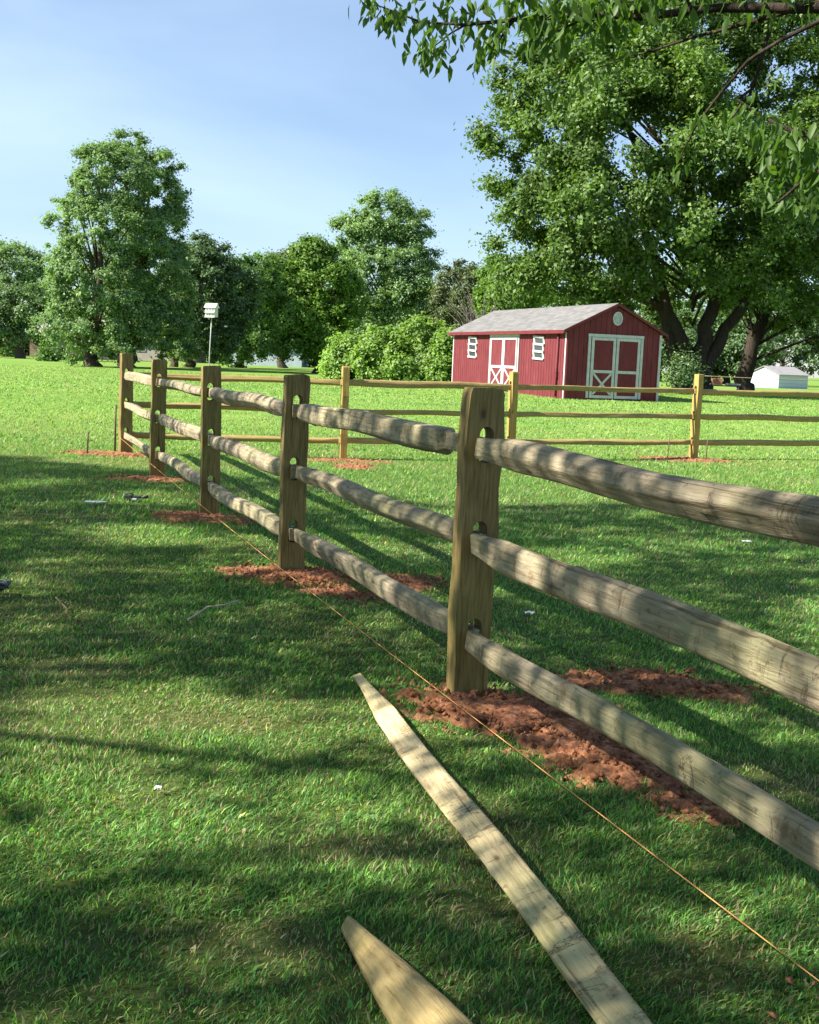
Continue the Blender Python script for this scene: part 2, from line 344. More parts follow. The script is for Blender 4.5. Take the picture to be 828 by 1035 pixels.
def box(bm, lo, hi, mi=0):
    lo, hi = Vector(lo), Vector(hi)
    v = [bm.verts.new((x, y, z)) for z in (lo.z, hi.z) for y in (lo.y, hi.y) for x in (lo.x, hi.x)]
    fs = [(0, 2, 3, 1), (4, 5, 7, 6), (0, 1, 5, 4), (2, 6, 7, 3), (0, 4, 6, 2), (1, 3, 7, 5)]
    for f in fs: bm.faces.new([v[i] for i in f]).material_index = mi
def beam(bm, a, b, w, d, n):
    """flat board from a to b, width w in the plane, thickness d along normal n (starting on the plane)"""
    a, b, n = Vector(a), Vector(b), Vector(n).normalized(); t = (b-a).normalized(); s = t.cross(n)*(w/2); e = n*d
    v = [bm.verts.new(q) for q in (a-s, a+s, b+s, b-s, a-s+e, a+s+e, b+s+e, b-s+e)]
    for f in [(3, 2, 1, 0), (4, 5, 6, 7), (0, 1, 5, 4), (1, 2, 6, 5), (2, 3, 7, 6), (3, 0, 4, 7)]: bm.faces.new([v[i] for i in f])
def fin(bm, name, mt, parent=None, bev=0, smooth=False, loc=None):
    bmesh.ops.recalc_face_normals(bm, faces=bm.faces)
    me = bpy.data.meshes.new(name); bm.to_mesh(me); bm.free()
    o = link(name, me, mt, parent, loc)
    if smooth: me.polygons.foreach_set('use_smooth', [True]*len(me.polygons))
    if bev:
        b = o.modifiers.new('bevel', 'BEVEL'); b.width = bev; b.segments = 2; b.limit_method = 'ANGLE'; b.angle_limit = R(35)
    return o

# ------------------------------------------------------------------ split-rail fence
HOLES = (1.12, .71, .29)
def post_mesh(H, w, t, seed, lean=0):
    """wide face in local XZ plane (width w), thickness t along local Y; three slots run along Y"""
    rg = np.random.default_rng(seed); bm = bmesh.new(); j = lambda s=.004: float(rg.normal(0, s))
    ol = []
    zs = np.linspace(-.35, H-.06, 10)
    for z in zs: ol.append((-w/2+j(), z))
    sh = .004+.010*rg.random()
    ol += [(-w/2+sh*.35, H-.022), (-w/2+sh, H-.004+j(.002)), (-w*.15, H+j(.003)), (w*.18, H+j(.003)), (w/2-sh, H-.004), (w/2-sh*.35, H-.024)]
    for z in zs[::-1]: ol.append((w/2+j(), z))
    loops = [ol]
    for hz in HOLES:
        hw, hh = .033, .0775; cx = j(.004); cz = hz+j(.004); L = []
        for k in range(9): a = math.pi*k/8; L.append((cx+hw*math.cos(a), cz+hh-hw+hw*math.sin(a)))
        for k in range(9): a = math.pi+math.pi*k/8; L.append((cx+hw*math.cos(a), cz-hh+hw*.6+hw*.6*math.sin(a)))
        loops.append(L)
    rows = []
    for y in (-t/2, t/2):
        es = []; rr = []
        for L in loops:
            vv = [bm.verts.new((x, y, z)) for x, z in L]; rr.append(vv)
            es += [bm.edges.new((vv[k], vv[(k+1) % len(vv)])) for k in range(len(vv))]
        bmesh.ops.triangle_fill(bm, use_beauty=True, use_dissolve=False, edges=es)
        rows.append(rr)
    for a, b in zip(*rows):
        for k in range(len(a)):
            q = (k+1) % len(a); bm.faces.new((a[k], a[q], b[q], b[k]))
    bmesh.ops.remove_doubles(bm, verts=bm.verts, dist=1e-5); bmesh.ops.recalc_face_normals(bm, faces=bm.faces)
    me = bpy.data.meshes.new('post'); bm.to_mesh(me); bm.free(); return me
def rail_mesh(L, seed, rv=.060, rh=.052, facets=None, taper=(.26, .26), ten=.07, *, bend=.012, end_h=.048, end_w=.0155, res=1.0):
    """split log along local X, vertical Z; hewn flat facets (angle, distance) cut the round; ends worked down to flat tenons"""
    rg = np.random.default_rng(seed); ns, nk = int(max(60, L*60)*res), int(44*res)
    s = np.linspace(0, L, ns); th = np.linspace(0, 2*np.pi, nk, endpoint=False)+.17
    Sg, Tg = np.meshgrid(s, th, indexing='ij'); x = Sg.ravel(); t = Tg.ravel()
    cy, cz = np.cos(t), np.sin(t)
    P = np.stack([x*1.3+seed*3.1, cy*1.1, cz*1.1], 1)
    r = 1+.09*fbm(P, 3)+.045*fbm(P*np.array([7, 2.4, 2.4]), 3)
    if facets is None:
        facets = [(rg.uniform(0, 2*np.pi), rg.uniform(.62, .84)) for _ in range(int(rg.integers(3, 6)))]
    for i, (fa, fd) in enumerate(facets):
        aa = fa+.25*fbm(np.stack([x*.9, x*0+i, x*0+seed], 1), 2); dd = fd*(1+.10*fbm(np.stack([x*1.7, x*0+i*3, x*0+seed], 1), 3)+.025*fbm(P*np.array([5, 3, 3])+i, 2))
        c = np.cos(t-aa); lim = np.where(c > .15, dd/np.maximum(c, .15), 9); r = np.minimum(r, lim)
    r = r*(1+.018*fbm(P*np.array([26, 5, 5]), 2)+.010*fbm(P*np.array([6, 16, 16]), 2))
    kx, kt = rg.uniform(.3, L-.3, 4), rg.uniform(0, 6.28, 4)          # knots stand a little proud
    for q in range(4):
        dt = np.angle(np.exp(1j*(t-kt[q]))); r = r+.12*np.exp(-((x-kx[q])/.035)**2-(dt/.35)**2)
    yy = cy*rh*r; zz = cz*rv*r
    def sm(q): q = np.clip(q, 0, 1); return q*q*(3-2*q)
    f0 = sm(1-(x-ten)/taper[0]); f1 = sm(1-(L-.07-x)/taper[1]); f = np.maximum(f0, f1)
    sq = lambda c: np.sign(c)*np.abs(c)**.35
    yy = yy*(1-f)+f*sq(cy)*end_w*(1+.10*fbm(P*5, 2)); zz = zz*(1-f)+f*sq(cz)*end_h*(1+.10*fbm(P*4, 2))
    ph = rg.random()*6; u = x/L; env = np.sin(np.pi*u)
    yy = yy+bend*env*np.sin(2.2*u*np.pi+ph); zz = zz+bend*env*np.cos(2.9*u*np.pi+ph)
    V = np.stack([x, yy, zz], 1); I = np.arange(ns*nk).reshape(ns, nk); J = np.roll(I, -1, 1)
    F = np.stack([I[:-1], J[:-1], J[1:], I[1:]], -1).reshape(-1, 4)
    flat_f = np.concatenate([F.ravel(), I[0][::-1], I[-1]]); sizes = np.concatenate([np.full(len(F), 4), [nk, nk]])
    me = np_mesh('rail', V, flat_f, sizes, False)
    sm_ = np.ones(len(me.polygons), bool); sm_[-2:] = False; me.polygons.foreach_set('use_smooth', sm_)
    return me
fence = empty('split_rail_fence', (-4.0, 16.65, gz(-4, 16.65)))
tag(fence, 'new three-rail split-rail wooden fence crossing the lawn and turning a corner', 'fence')
FP = fence.location.copy()
def part(name, me, mt, pos, rot, label=None):
    o = link(name, me, mt, fence); o.location = Vector(pos)-FP; o.rotation_euler = rot
    if label: o['label'] = label
    return o
near = [(1.36, 2.26, 1.36), (.28, 5.12, 1.353), (-.79, 7.98, 1.334), (-1.80, 10.65, 1.343), (-2.92, 13.68, 1.357), (-4.0, 16.65, 1.40)]
back = [(-4.0, 16.65, 1.4), (-.99, 17.15, 1.34), (1.49, 18.05, 1.335), (4.61, 19.57, 1.385), (7.45, 20.6, 1.36)]
rots = [(0, R(.4), 0), (R(0), R(.8), 0), (0, R(.3), 0), (0, R(-.3), 0), (0, R(.4), 0), (0, 0, 0)]
def run(pts, mats_p, mats_r, skip_first, sd, offs, flats, rv=.058):
    dirs = []
    for i, (x, y, H) in enumerate(pts):
        a = pts[max(i-1, 0)]; b = pts[min(i+1, len(pts)-1)]
        ang = math.atan2(b[1]-a[1], b[0]-a[0])
        if not skip_first: ang = math.atan2(14.39, -5.36)+(R(12) if i == 5 else 0)
        dirs.append(ang)
        if i == 0 and skip_first: continue
        rl = rots[i] if not skip_first else (0, R((.5, .3, -.4, .6, .2)[i]), 0)
        part('post', post_mesh(H, .165 if not skip_first else .13, .095, sd+i), mats_p, (x, y, gz(x, y)), (rl[0], rl[1], ang-math.pi/2))
    for i in range(len(pts)-1):
        a, b = pts[i], pts[i+1]; d = Vector((b[0]-a[0], b[1]-a[1], 0)); L = d.length; u = d/L; nrm = Vector((-u.y, u.x, 0))
        for k, hz in enumerate(HOLES):
            z0 = gz(a[0], a[1])+hz+offs[(i*3+k) % len(offs)]-(0 if skip_first or i else (.03, .03, -.005)[k]); z1 = gz(b[0], b[1])+hz+offs[(i*3+k+4) % len(offs)]
            side = (-1 if i % 2 else 1)*.016
            p0 = Vector((a[0], a[1], z0))-u*.07+nrm*side; p1 = Vector((b[0], b[1], z1))+u*.07+nrm*side
            v = p1-p0; rz = math.atan2(v.y, v.x); ry = -math.atan2(v.z, math.hypot(v.x, v.y))
            seed = sd*10+i*3+k
            rg = np.random.default_rng(seed)
            slab = (not skip_first and i == 1 and k == 0)     # a flatter, blunter slab between the two closest posts
            me = rail_mesh(v.length, seed, rv*(1.28 if slab else 1.0+.16*rg.random()), rv*(.86+.14*rg.random()), [(1.45, .74), (4.8, .80), (0.1, .86), (3.1, .8)] if slab else None, (.03, .30) if slab else (.25+.3*rg.random(), .25+.35*rg.random()), .43 if slab else .07, bend=(.004+.007*rg.random()), end_h=.040 if slab else .043, end_w=.0155, res=1 if not skip_first else .5)
            part('rail', me, mats_r, p0, (R((rg.random()-.5)*14), ry, rz))
run(near, M['post'], M['rail'], False, 3, (-.024, -.022, -.026, -.018, -.022, -.02, -.025), (0, -1, 0, 0, 0, -1, 0, -1, 0, 0, 0), .060)
run(back, M['post_sunlit'], M['rail_sunlit'], True, 9, (-.02, -.01, -.02, -.015, -.02, -.012, -.018), (0, 0, -1, 0), .044)

# ------------------------------------------------------------------ loose rails on the grass
def lay(name, a, b, me, mt, roll, label, group=None):
    a, b = Vector(a), Vector(b); v = b-a
    o = link(name, me, mt); o.location = a; o.rotation_euler = (roll, -math.atan2(v.z, math.hypot(v.x, v.y)), math.atan2(v.y, v.x))
    return tag(o, label, 'fence rail', group)
a = (-.205, 5.22, .04); b = (.64, 1.93, .04); L = (Vector(b)-Vector(a)).length
lay('loose_rail', a, b, rail_mesh(L, 71, .049, .034, [(0, .30), (2.2, .9), (3.1, .8)], (.6, .3), bend=.006, end_h=.020, end_w=.010), M['rail_pale'], R(112),
    'long pale half-round rail lying on the grass with its narrow tip near the closest post', 'loose rails on the grass')
def wedge_rail(L, seed):
    """three-sided split timber with a ridge, narrowing to a blunt tip at x=0"""
    n = 46; s = np.linspace(0, L, n); V = []
    prof = [(-.092, .0), (-.086, .022), (-.018, .082), (.004, .088), (.036, .076), (.092, .020), (.095, .0)]
    for i, x in enumerate(s):
        f = .20+.80*(1-(1-min(1, x/.62))**1.25); h = .40+.60*min(1, x/.55)
        for j, (y, z) in enumerate(prof):
            nn = float(fbm(np.array([[x*4+seed, j*2.3, 1.1]]), 2)[0]); V.append((x, y*f*(1+.07*nn), z*h*(1+.06*nn)+.006))
    k = len(prof); I = np.arange(n*k).reshape(n, k); J = np.roll(I, -1, 1)
    F = np.stack([I[:-1], J[:-1], J[1:], I[1:]], -1).reshape(-1, 4)
    return np_mesh('rail', np.array(V), np.concatenate([F.ravel(), I[0][::-1], I[-1]]), np.concatenate([np.full(len(F), 4), [k, k]]), False)
lay('loose_rail', (-.115, 2.87, .012), (1.10, .20, .012), wedge_rail(2.9, 5), M['cut'], 0,
    'yellowish three-sided split rail on the grass in the bottom foreground, blunt tip up', 'loose rails on the grass')

# ------------------------------------------------------------------ string line and stakes
def polyobj(name, pts, rad, mt, seg=6, parent=None, smooth=True):
    bm = bmesh.new(); tube(bm, pts, rad, seg); return fin(bm, name, mt, parent)
M['string'] = plain('orange_twine', (.74, .37, .13), .8, .1, 40)
a = Vector((-4.07, 16.58, .24)); g = at(828, 985, 2.62); b = g+(g-a).normalized()*1.6
pts = [a+(b-a)*t+Vector((0, 0, -.05*math.sin(math.pi*t))) for t in np.linspace(0, 1, 40)]
tag(polyobj('string_line', pts, .0019, M['string'], 5), 'thin orange string pulled tight low along the near side of the fence', 'string')
M['string2'] = plain('tan_twine', (.42, .33, .22), .8, .1, 40)
a = Vector((4.62, 19.5, gz(4.6, 19.5)+1.36)); b = Vector((7.45, 20.55, gz(7.45, 20.5)+1.355))
tag(polyobj('string_line', [a+(b-a)*t+Vector((0, 0, -.012*math.sin(math.pi*t))) for t in np.linspace(0, 1, 12)], .006, M['string2'], 5), 'thin tan string running level from the top of the back fence post', 'string')
M['stake'] = plain('weathered_stake', (.13, .10, .06), .9, .2, 12)
for x, y, h, w, lb in ((-4.43, 16.26, .31, .013, 'short dark stake in the clay left of the corner post'), (-4.20, 16.85, .68, .015, 'tall thin stake standing right beside the corner post'),
                       (4.02, 18.75, .42, .008, 'thin stake left of the right-hand back fence post'), (4.72, 19.15, .42, .010, 'thin stake just right of the right-hand back fence post')):
    bm = bmesh.new(); z = gz(x, y); tube(bm, [(x, y, z-.1), (x+.004, y, z+h*.55), (x+.012, y, z+h)], [w, w*.95, w*.8], 6, wob=.1, seed=int(h*100))
    o = fin(bm, 'marker_stake', M['stake']); tag(o, lb, 'stake', 'marker stakes by the fence posts')

# ------------------------------------------------------------------ red shed
SA = R(20.3); sp = (4.945, 39.5, .36)
shed = empty('storage_shed', sp, SA)
tag(shed, 'large red wooden shed with grey shingle roof and white-trimmed double doors', 'shed')
W_, L_, HW, RZ = 3.53, 9.9, 2.32, 3.18
def siding(name, c):
    m, nt, p, o = mat(name, .8, .25)
    g = noise(nt, coords(nt, (3, 3, .45)), 5, 5, .65); g2 = noise(nt, coords(nt, (1, 1, .3)), 2.2, 4)
    base = ramp(nt, g, [(.3, tuple(x*.72 for x in c)), (.6, c), (.85, (c[0]*1.25, c[1]*2.0, c[2]*1.9))])
    base = mix(nt, base, mix(nt, base, (1.25, 1.5, 1.5), 1, 'MULTIPLY'), ramp(nt, g2, [(.45, (0, 0, 0)), (.75, (.8, .8, .8))]))
    nt.links.new(base, p.inputs['Base Color']); bump(nt, p, g, .3, .008); return m
M['red'] = siding('red_siding', (.165, .030, .038)); M['redtrim'] = plain('red_fascia', (.15, .024, .032), .6, .15, 4)
M['white'] = plain('weathered_white_paint', (.50, .485, .50), .6, .14, 7)
m, nt_, p, o = mat('grey_shingles', .9, .2)
br = N(nt_, 'ShaderNodeTexBrick'); br.inputs['Scale'].default_value = 1; br.inputs['Brick Width'].default_value = .3; br.inputs['Row Height'].default_value = .14; br.inputs['Mortar Size'].default_value = .006
br.inputs['Color1'].default_value = (.18, .175, .175, 1); br.inputs['Color2'].default_value = (.24, .235, .235, 1); br.inputs['Mortar'].default_value = (.11, .107, .105, 1)
tcx = N(nt_, 'ShaderNodeTexCoord'); sxx = N(nt_, 'ShaderNodeSeparateXYZ'); cxx = N(nt_, 'ShaderNodeCombineXYZ')
nt_.links.new(tcx.outputs['Object'], sxx.inputs[0]); nt_.links.new(sxx.outputs['Y'], cxx.inputs['X']); nt_.links.new(sxx.outputs['X'], cxx.inputs['Y']); nt_.links.new(cxx.outputs[0], br.inputs['Vector'])
gg = noise(nt_, coords(nt_), 3, 5); nt_.links.new(mix(nt_, br.outputs['Color'], ramp(nt_, gg, [(.3, (.75, .75, .75)), (.7, (1.0, 1.0, 1.0))]), 1, 'MULTIPLY'), p.inputs['Base Color']); M['shingle'] = m
# wall shell: planks as separate thin strips proud of a core, in one mesh
bm = bmesh.new()
prof = [(0, -.3), (W_, -.3), (W_, HW), (W_/2, RZ-.02), (0, HW)]
r1 = [bm.verts.new((x, 0, z)) for x, z in prof]; r2 = [bm.verts.new((x, L_, z)) for x, z in prof]
bm.faces.new(r1); bm.faces.new(r2[::-1])
for k in range(5): q = (k+1) % 5; bm.faces.new((r1[k], r2[k], r2[q], r1[q]))
bw = .2
k = 0
while k*bw < L_-.01:
    y0 = k*bw+.008; y1 = min(L_, (k+1)*bw)-.008
    box(bm, (-.014, y0, .04), (-.001, y1, HW-.02)); box(bm, (W_+.001, y0, .04), (W_+.014, y1, HW-.02)); k += 1
k = 0
while k*bw < W_-.01:
    x0 = k*bw+.008; x1 = min(W_, (k+1)*bw)-.008
    for yy0, yy1 in ((-.014, -.001), (L_+.001, L_+.014)):
        zt = lambda x: HW+(RZ-.02-HW)*(1-abs(x-W_/2)/(W_/2))-.03
        v = [bm.verts.new(q) for q in ((x0, yy0, .04), (x1, yy0, .04), (x1, yy0, zt(x1)), (x0, yy0, zt(x0)), (x0, yy1, .04), (x1, yy1, .04), (x1, yy1, zt(x1)), (x0, yy1, zt(x0)))]
        for f in [(0, 1, 2, 3), (7, 6, 5, 4), (0, 4, 5, 1), (1, 5, 6, 2), (2, 6, 7, 3), (3, 7, 4, 0)]: bm.faces.new([v[i] for i in f])
    k += 1
fin(bm, 'wall', M['red'], shed)
# roof: two shingled slabs with overhang
bm = bmesh.new(); OV, GO, T = .19, .10, .04
sl_ = (RZ-HW)/(W_/2); zt = RZ+.03
for sgn in (-1, 1):
    xe = W_/2+sgn*(W_/2+OV); ze = zt-sl_*(W_/2+OV)
    q = [(W_/2, -GO, zt), (xe, -GO, ze), (xe, L_+GO, ze), (W_/2, L_+GO, zt)]
    lo = [bm.verts.new(v) for v in q]; hi = [bm.verts.new((v[0], v[1], v[2]+T)) for v in q]
    bm.faces.new(lo); bm.faces.new(hi[::-1])
    for k in range(4): n_ = (k+1) % 4; bm.faces.new((lo[k], hi[k], hi[n_], lo[n_]))
roof = fin(bm, 'roof', M['shingle'], shed)
for sgn in (-1, 1):
    xe = W_/2+sgn*(W_/2+OV); ze = zt-sl_*(W_/2+OV); bm = bmesh.new()
    x_out = xe+sgn*.022
    box(bm, (min(xe, x_out), -GO, ze-.085), (max(xe, x_out), L_+GO, ze+.03))
    fin(bm, 'fascia', M['redtrim'], roof)
for yy, s_ in ((-GO, -1), (L_+GO, 1)):
    for sgn in (-1, 1):
        bm = bmesh.new()
        xe = W_/2+sgn*(W_/2+OV); ze = zt-sl_*(W_/2+OV)
        a, b = Vector((W_/2+sgn*.0, yy, zt+.0)), Vector((xe, yy, ze+.0))
        v = []
        for dz in (-.055, .035):
            v += [a+Vector((0, 0, dz)), b+Vector((0, 0, dz)), b+Vector((0, s_*.022, dz)), a+Vector((0, s_*.022, dz))]
        v = [bm.verts.new(q) for q in v]
        for f in [(0, 1, 2, 3), (7, 6, 5, 4), (0, 4, 5, 1), (1, 5, 6, 2), (2, 6, 7, 3), (3, 7, 4, 0)]: bm.faces.new([v[i] for i in f])
        fin(bm, 'rake_board', M['redtrim'], roof)
# white corner trim
for x0, x1, y0, y1 in ((-.03, -.016, .03, .11), (-.03, -.016, L_-.11, L_-.03), (W_+.016, W_+.03, .03, .11), (W_+.016, W_+.03, L_-.11, L_-.03)):
    bm = bmesh.new(); box(bm, (x0, y0, .0), (x1, y1, HW-.1)); fin(bm, 'corner_trim', M['white'], shed)
bm = bmesh.new(); box(bm, (W_-.075, -.03, 0), (W_+.014, -.016, HW-.06)); fin(bm, 'corner_trim', M['white'], shed)
# door leaves: local frame (s along, z up, n outward)
def leaf(o0, sdir, ndir, w, h, z0, xlow, name='door'):
    """a door leaf: red panel part with white frame and cross boards as a sub-part"""
    o0, sd, nd = Vector(o0), Vector(sdir), Vector(ndir); P = lambda s, z, n=0: o0+sd*s+Vector((0, 0, z0+z))+nd*n
    bm = bmesh.new(); v = [bm.verts.new(P(s, z, n)) for n in (.017, .04) for s, z in ((.01, 0), (w-.01, 0), (w-.01, h), (.01, h))]
    for f in [(0, 1, 2, 3), (7, 6, 5, 4), (0, 4, 5, 1), (1, 5, 6, 2), (2, 6, 7, 3), (3, 7, 4, 0)]: bm.faces.new([v[i] for i in f])
    d = fin(bm, name, M['red'], shed)
    bm = bmesh.new(); t = .095; mid = h*.44; n0 = .042
    for s in (t/2+.01, w-t/2-.01): beam(bm, P(s, .0, n0), P(s, h, n0), t, .022, nd)
    for z in (t/2, mid, h-t/2): beam(bm, P(t+.012, z, n0), P(w-t-.012, z, n0), t, .02, nd)
    if xlow:
        beam(bm, P(t+.03, t+.03, n0), P(w-t-.03, mid-t*.7, n0), t*.75, .017, nd)
        beam(bm, P(t+.03, mid-t*.7, n0), P(w-t-.03, t+.03, n0), t*.75, .014, nd)
    fin(bm, 'door_frame', M['white'], d)
    return d
def casing(o0, sdir, ndir, w, h, z0):
    o0, sd, nd = Vector(o0), Vector(sdir), Vector(ndir); P = lambda s, z, n=0: o0+sd*s+Vector((0, 0, z0+z))+nd*n; bm = bmesh.new()
    beam(bm, P(-.055, 0, .017), P(-.055, h, .017), .09, .03, nd); beam(bm, P(w+.055, 0, .017), P(w+.055, h, .017), .09, .03, nd)
    beam(bm, P(-.11, h+.06, .017), P(w+.11, h+.06, .017), .10, .036, nd)
    fin(bm, 'door_casing', M['white'], shed)
x = (1, 0, 0); mx_ = (-1, 0, 0); yv = (0, 1, 0); my = (0, -1, 0)
leaf((.87, 0, 0), x, my, .92, 2.0, .10, True); leaf((1.80, 0, 0), x, my, .92, 2.0, .10, False); casing((.86, 0, 0), x, my, 1.87, 2.0, .10)
leaf((0, 3.72, 0), yv, mx_, 1.16, 1.92, .16, True); leaf((0, 4.90, 0), yv, mx_, 1.16, 1.92, .16, True); casing((0, 3.71, 0), yv, mx_, 2.36, 1.92, .16)
# slanted louvre shutters on the long side
for yc in (7.85, 2.05):
    bm = bmesh.new(); e = []
    for i in range(4): e.append((0, i))
    for s in (-.42, .30):
        for i in range(3):
            a = (-.018, yc+s+(0.06 if i % 2 else 0), 1.32+i*.25); b = (-.018, yc+s+.10, 1.32+i*.25+.24); beam(bm, a, b, .10, .02, (-1, 0, 0))
    for i in range(4): beam(bm, (-.040, yc-.44+.02, 1.32+i*.245), (-.040, yc+.40, 1.32+i*.245+.03), .075, .025, (-1, 0, 0))
    o = fin(bm, 'window_shutter', M['white'], shed)
    bm = bmesh.new()
    for i in range(3): beam(bm, (-.0165, yc-.34, 1.43+i*.245), (-.0165, yc+.30, 1.46+i*.245), .15, .012, (-1, 0, 0))
    fin(bm, 'window', plain('dim_glass', (.05, .06, .07), .15, .1, 3), shed)
# oval vent
def disc(bm, c, rx, rz, n, d, seg=28, inner=None):
    c, n = Vector(c), Vector(n); t = Vector((0, 0, 1)).cross(n).normalized()
    ring = lambda k, dd: [bm.verts.new(c+t*math.cos(2*math.pi*i/seg)*rx*k+Vector((0, 0, 1))*math.sin(2*math.pi*i/seg)*rz*k+n*dd) for i in range(seg)]
    a, b = ring(1, 0), ring(1, d); 
    if inner: c1, c0 = ring(inner, d), ring(inner, 0)
    for i in range(seg):
        j = (i+1) % seg; bm.faces.new((a[i], a[j], b[j], b[i]))
        if inner: bm.faces.new((b[i], b[j], c1[j], c1[i])); bm.faces.new((c1[i], c1[j], c0[j], c0[i]))
    if not inner: bm.faces.new(b); bm.faces.new(a)
bm = bmesh.new(); disc(bm, (1.80, -.016, 2.74), .18, .225, (0, -1, 0), .04, inner=.78); vent = fin(bm, 'gable_vent', M['white'], shed)
bm = bmesh.new(); disc(bm, (1.80, -.017, 2.74), .138, .172, (0, -1, 0), .012); fin(bm, 'vent_plate', plain('grey_vent', (.42, .44, .43), .5, .3, 12), vent)
bm = bmesh.new()
for k in range(5): beam(bm, (1.68, -.03, 2.64+k*.05), (1.92, -.03, 2.64+k*.05), .022, .012, (0, -1, 0))
fin(bm, 'vent_slat', M['white'], vent)
bm = bmesh.new(); tube(bm, [(-.065, .55, HW-.05), (-.065, .55, .9), (-.06, .56, .1)], .032, 8); box(bm, (-.10, .49, .72), (-.02, .62, .92))
fin(bm, 'downspout', M['redtrim'], shed)
bm = bmesh.new()
for k in range(10): box(bm, (.1, .4+k*1.0, -.35), (W_-.1, .6+k*1.0, -.0))
box(bm, (-.01, .02, -.32), (.06, L_-.02, .035)); box(bm, (.07, -.01, -.32), (W_-.02, .06, .035))
fin(bm, 'skid', plain('dark_skid', (.08, .05, .04), .9, .2, 5), shed)

# ------------------------------------------------------------------ small white shed, far right
ws = empty('garden_shed', at(786.5, 394.5, 97), R(38)); WW, WL, WH, WR = 2.9, 4.0, 1.15, 1.85
tag(ws, 'small white metal shed with a grey roof out beyond the big trees', 'shed')
tag(ws)
M['wwall'] = plain('white_metal_siding', (.48, .54, .62), .5, .06, 3); M['groof'] = plain('grey_metal_roof', (.33, .31, .31), .6, .1, 3)  # white walls; the blue in their base colour stands in for sky-lit shade
bm = bmesh.new()
prof = [(-WW, -.4), (0, -.4), (0, WH+.1), (-WW/2, WR), (-WW, WH+.1)]
# gable faces the camera's left, long side to the right: long axis = local X
r1 = [bm.verts.new((0, -x_, z)) for x_, z in prof]; r2 = [bm.verts.new((WL, -x_, z)) for x_, z in prof]
bm.faces.new(r1); bm.faces.new(r2[::-1])
for k in range(5): q = (k+1) % 5; bm.faces.new((r1[k], r2[k], r2[q], r1[q]))
fin(bm, 'wall', M['wwall'], ws)
bm = bmesh.new()
for s_ in (-1, 1):
    yc = WW/2; ye = yc+s_*(WW/2+.15); ze = WR+.04-(WR-WH-.1)/(WW/2)*(WW/2+.15)
    q = [(-.12, yc, WR+.04), (-.12, ye, ze), (WL+.12, ye, ze), (WL+.12, yc, WR+.04)]
    lo = [bm.verts.new(v) for v in q]; hi = [bm.verts.new((v[0], v[1], v[2]+.05)) for v in q]
    bm.faces.new(lo); bm.faces.new(hi[::-1])
    for k in range(4): n_ = (k+1) % 4; bm.faces.new((lo[k], hi[k], hi[n_], lo[n_]))
fin(bm, 'roof', M['groof'], ws)
bm = bmesh.new()
for z in (.25, .55, .85): box(bm, (.02, -.012, z), (WL-.02, -.002, z+.02))
fin(bm, 'siding_seam', M['groof'], ws)
bm = bmesh.new(); box(bm, (-.02, WW*.3, -.3), (-.004, WW*.7, .95)); fin(bm, 'door', plain('door_white', (.66, .68, .72), .5, .05, 3), ws)

# ------------------------------------------------------------------ martin house on a pole
bx, by = -7.72, 45.0; bz = gz(bx, by); top = at(213, 321, 45)
bh = empty('bird_house', (bx, by, bz), R(-18)); tag(bh, 'white multi-room bird house on a tall thin metal pole in front of the trees', 'bird house')
bh.scale = (.8, .8, 1); ph = top.z-bz
M['bwhite'] = plain('bird_white', (.62, .62, .60), .45, .05, 8); M['pole'] = plain('galvanised_pole', (.42, .44, .44), .35, .1, 8)
bm = bmesh.new(); tube(bm, [(0, 0, -.3), (.03, 0, ph*.5), (.10, 0, ph)], [.028, .027, .026], 8); fin(bm, 'pole', M['pole'], bh)
bm = bmesh.new(); dx = .10
box(bm, (dx-.24, -.18, ph+.02), (dx+.24, .16, ph+.36)); fin(bm, 'nest_box', M['bwhite'], bh)
bm = bmesh.new()
prof = [(-.24, ph+.362), (.22, ph+.362), (-.01, ph+.53)]
q1 = [bm.verts.new((dx-.30, y_, z)) for y_, z in prof]; q2 = [bm.verts.new((dx+.30, y_, z)) for y_, z in prof]
bm.faces.new(q1); bm.faces.new(q2[::-1])
for k in range(3): n_ = (k+1) % 3; bm.faces.new((q1[k], q2[k], q2[n_], q1[n_]))
fin(bm, 'roof', M['bwhite'], bh)
for z in (ph, ph+.175):
    bm = bmesh.new(); box(bm, (dx-.26, -.27, z), (dx+.26, -.182, z+.016))
    for k in range(7): box(bm, (dx-.25+k*.08, -.268, z+.018), (dx-.24+k*.08, -.258, z+.07))
    box(bm, (dx-.26, -.27, z+.072), (dx+.26, -.256, z+.082)); fin(bm, 'porch', M['bwhite'], bh)
mh = plain('hole_black', (.02, .02, .02), .9, .1, 5)
for z in (ph+.09, ph+.265):
    for k in range(3): bm = bmesh.new(); disc(bm, (dx-.15+k*.15, -.1815, z), .03, .03, (0, -1, 0), .002, 14); fin(bm, 'entrance_hole', mh, bh)

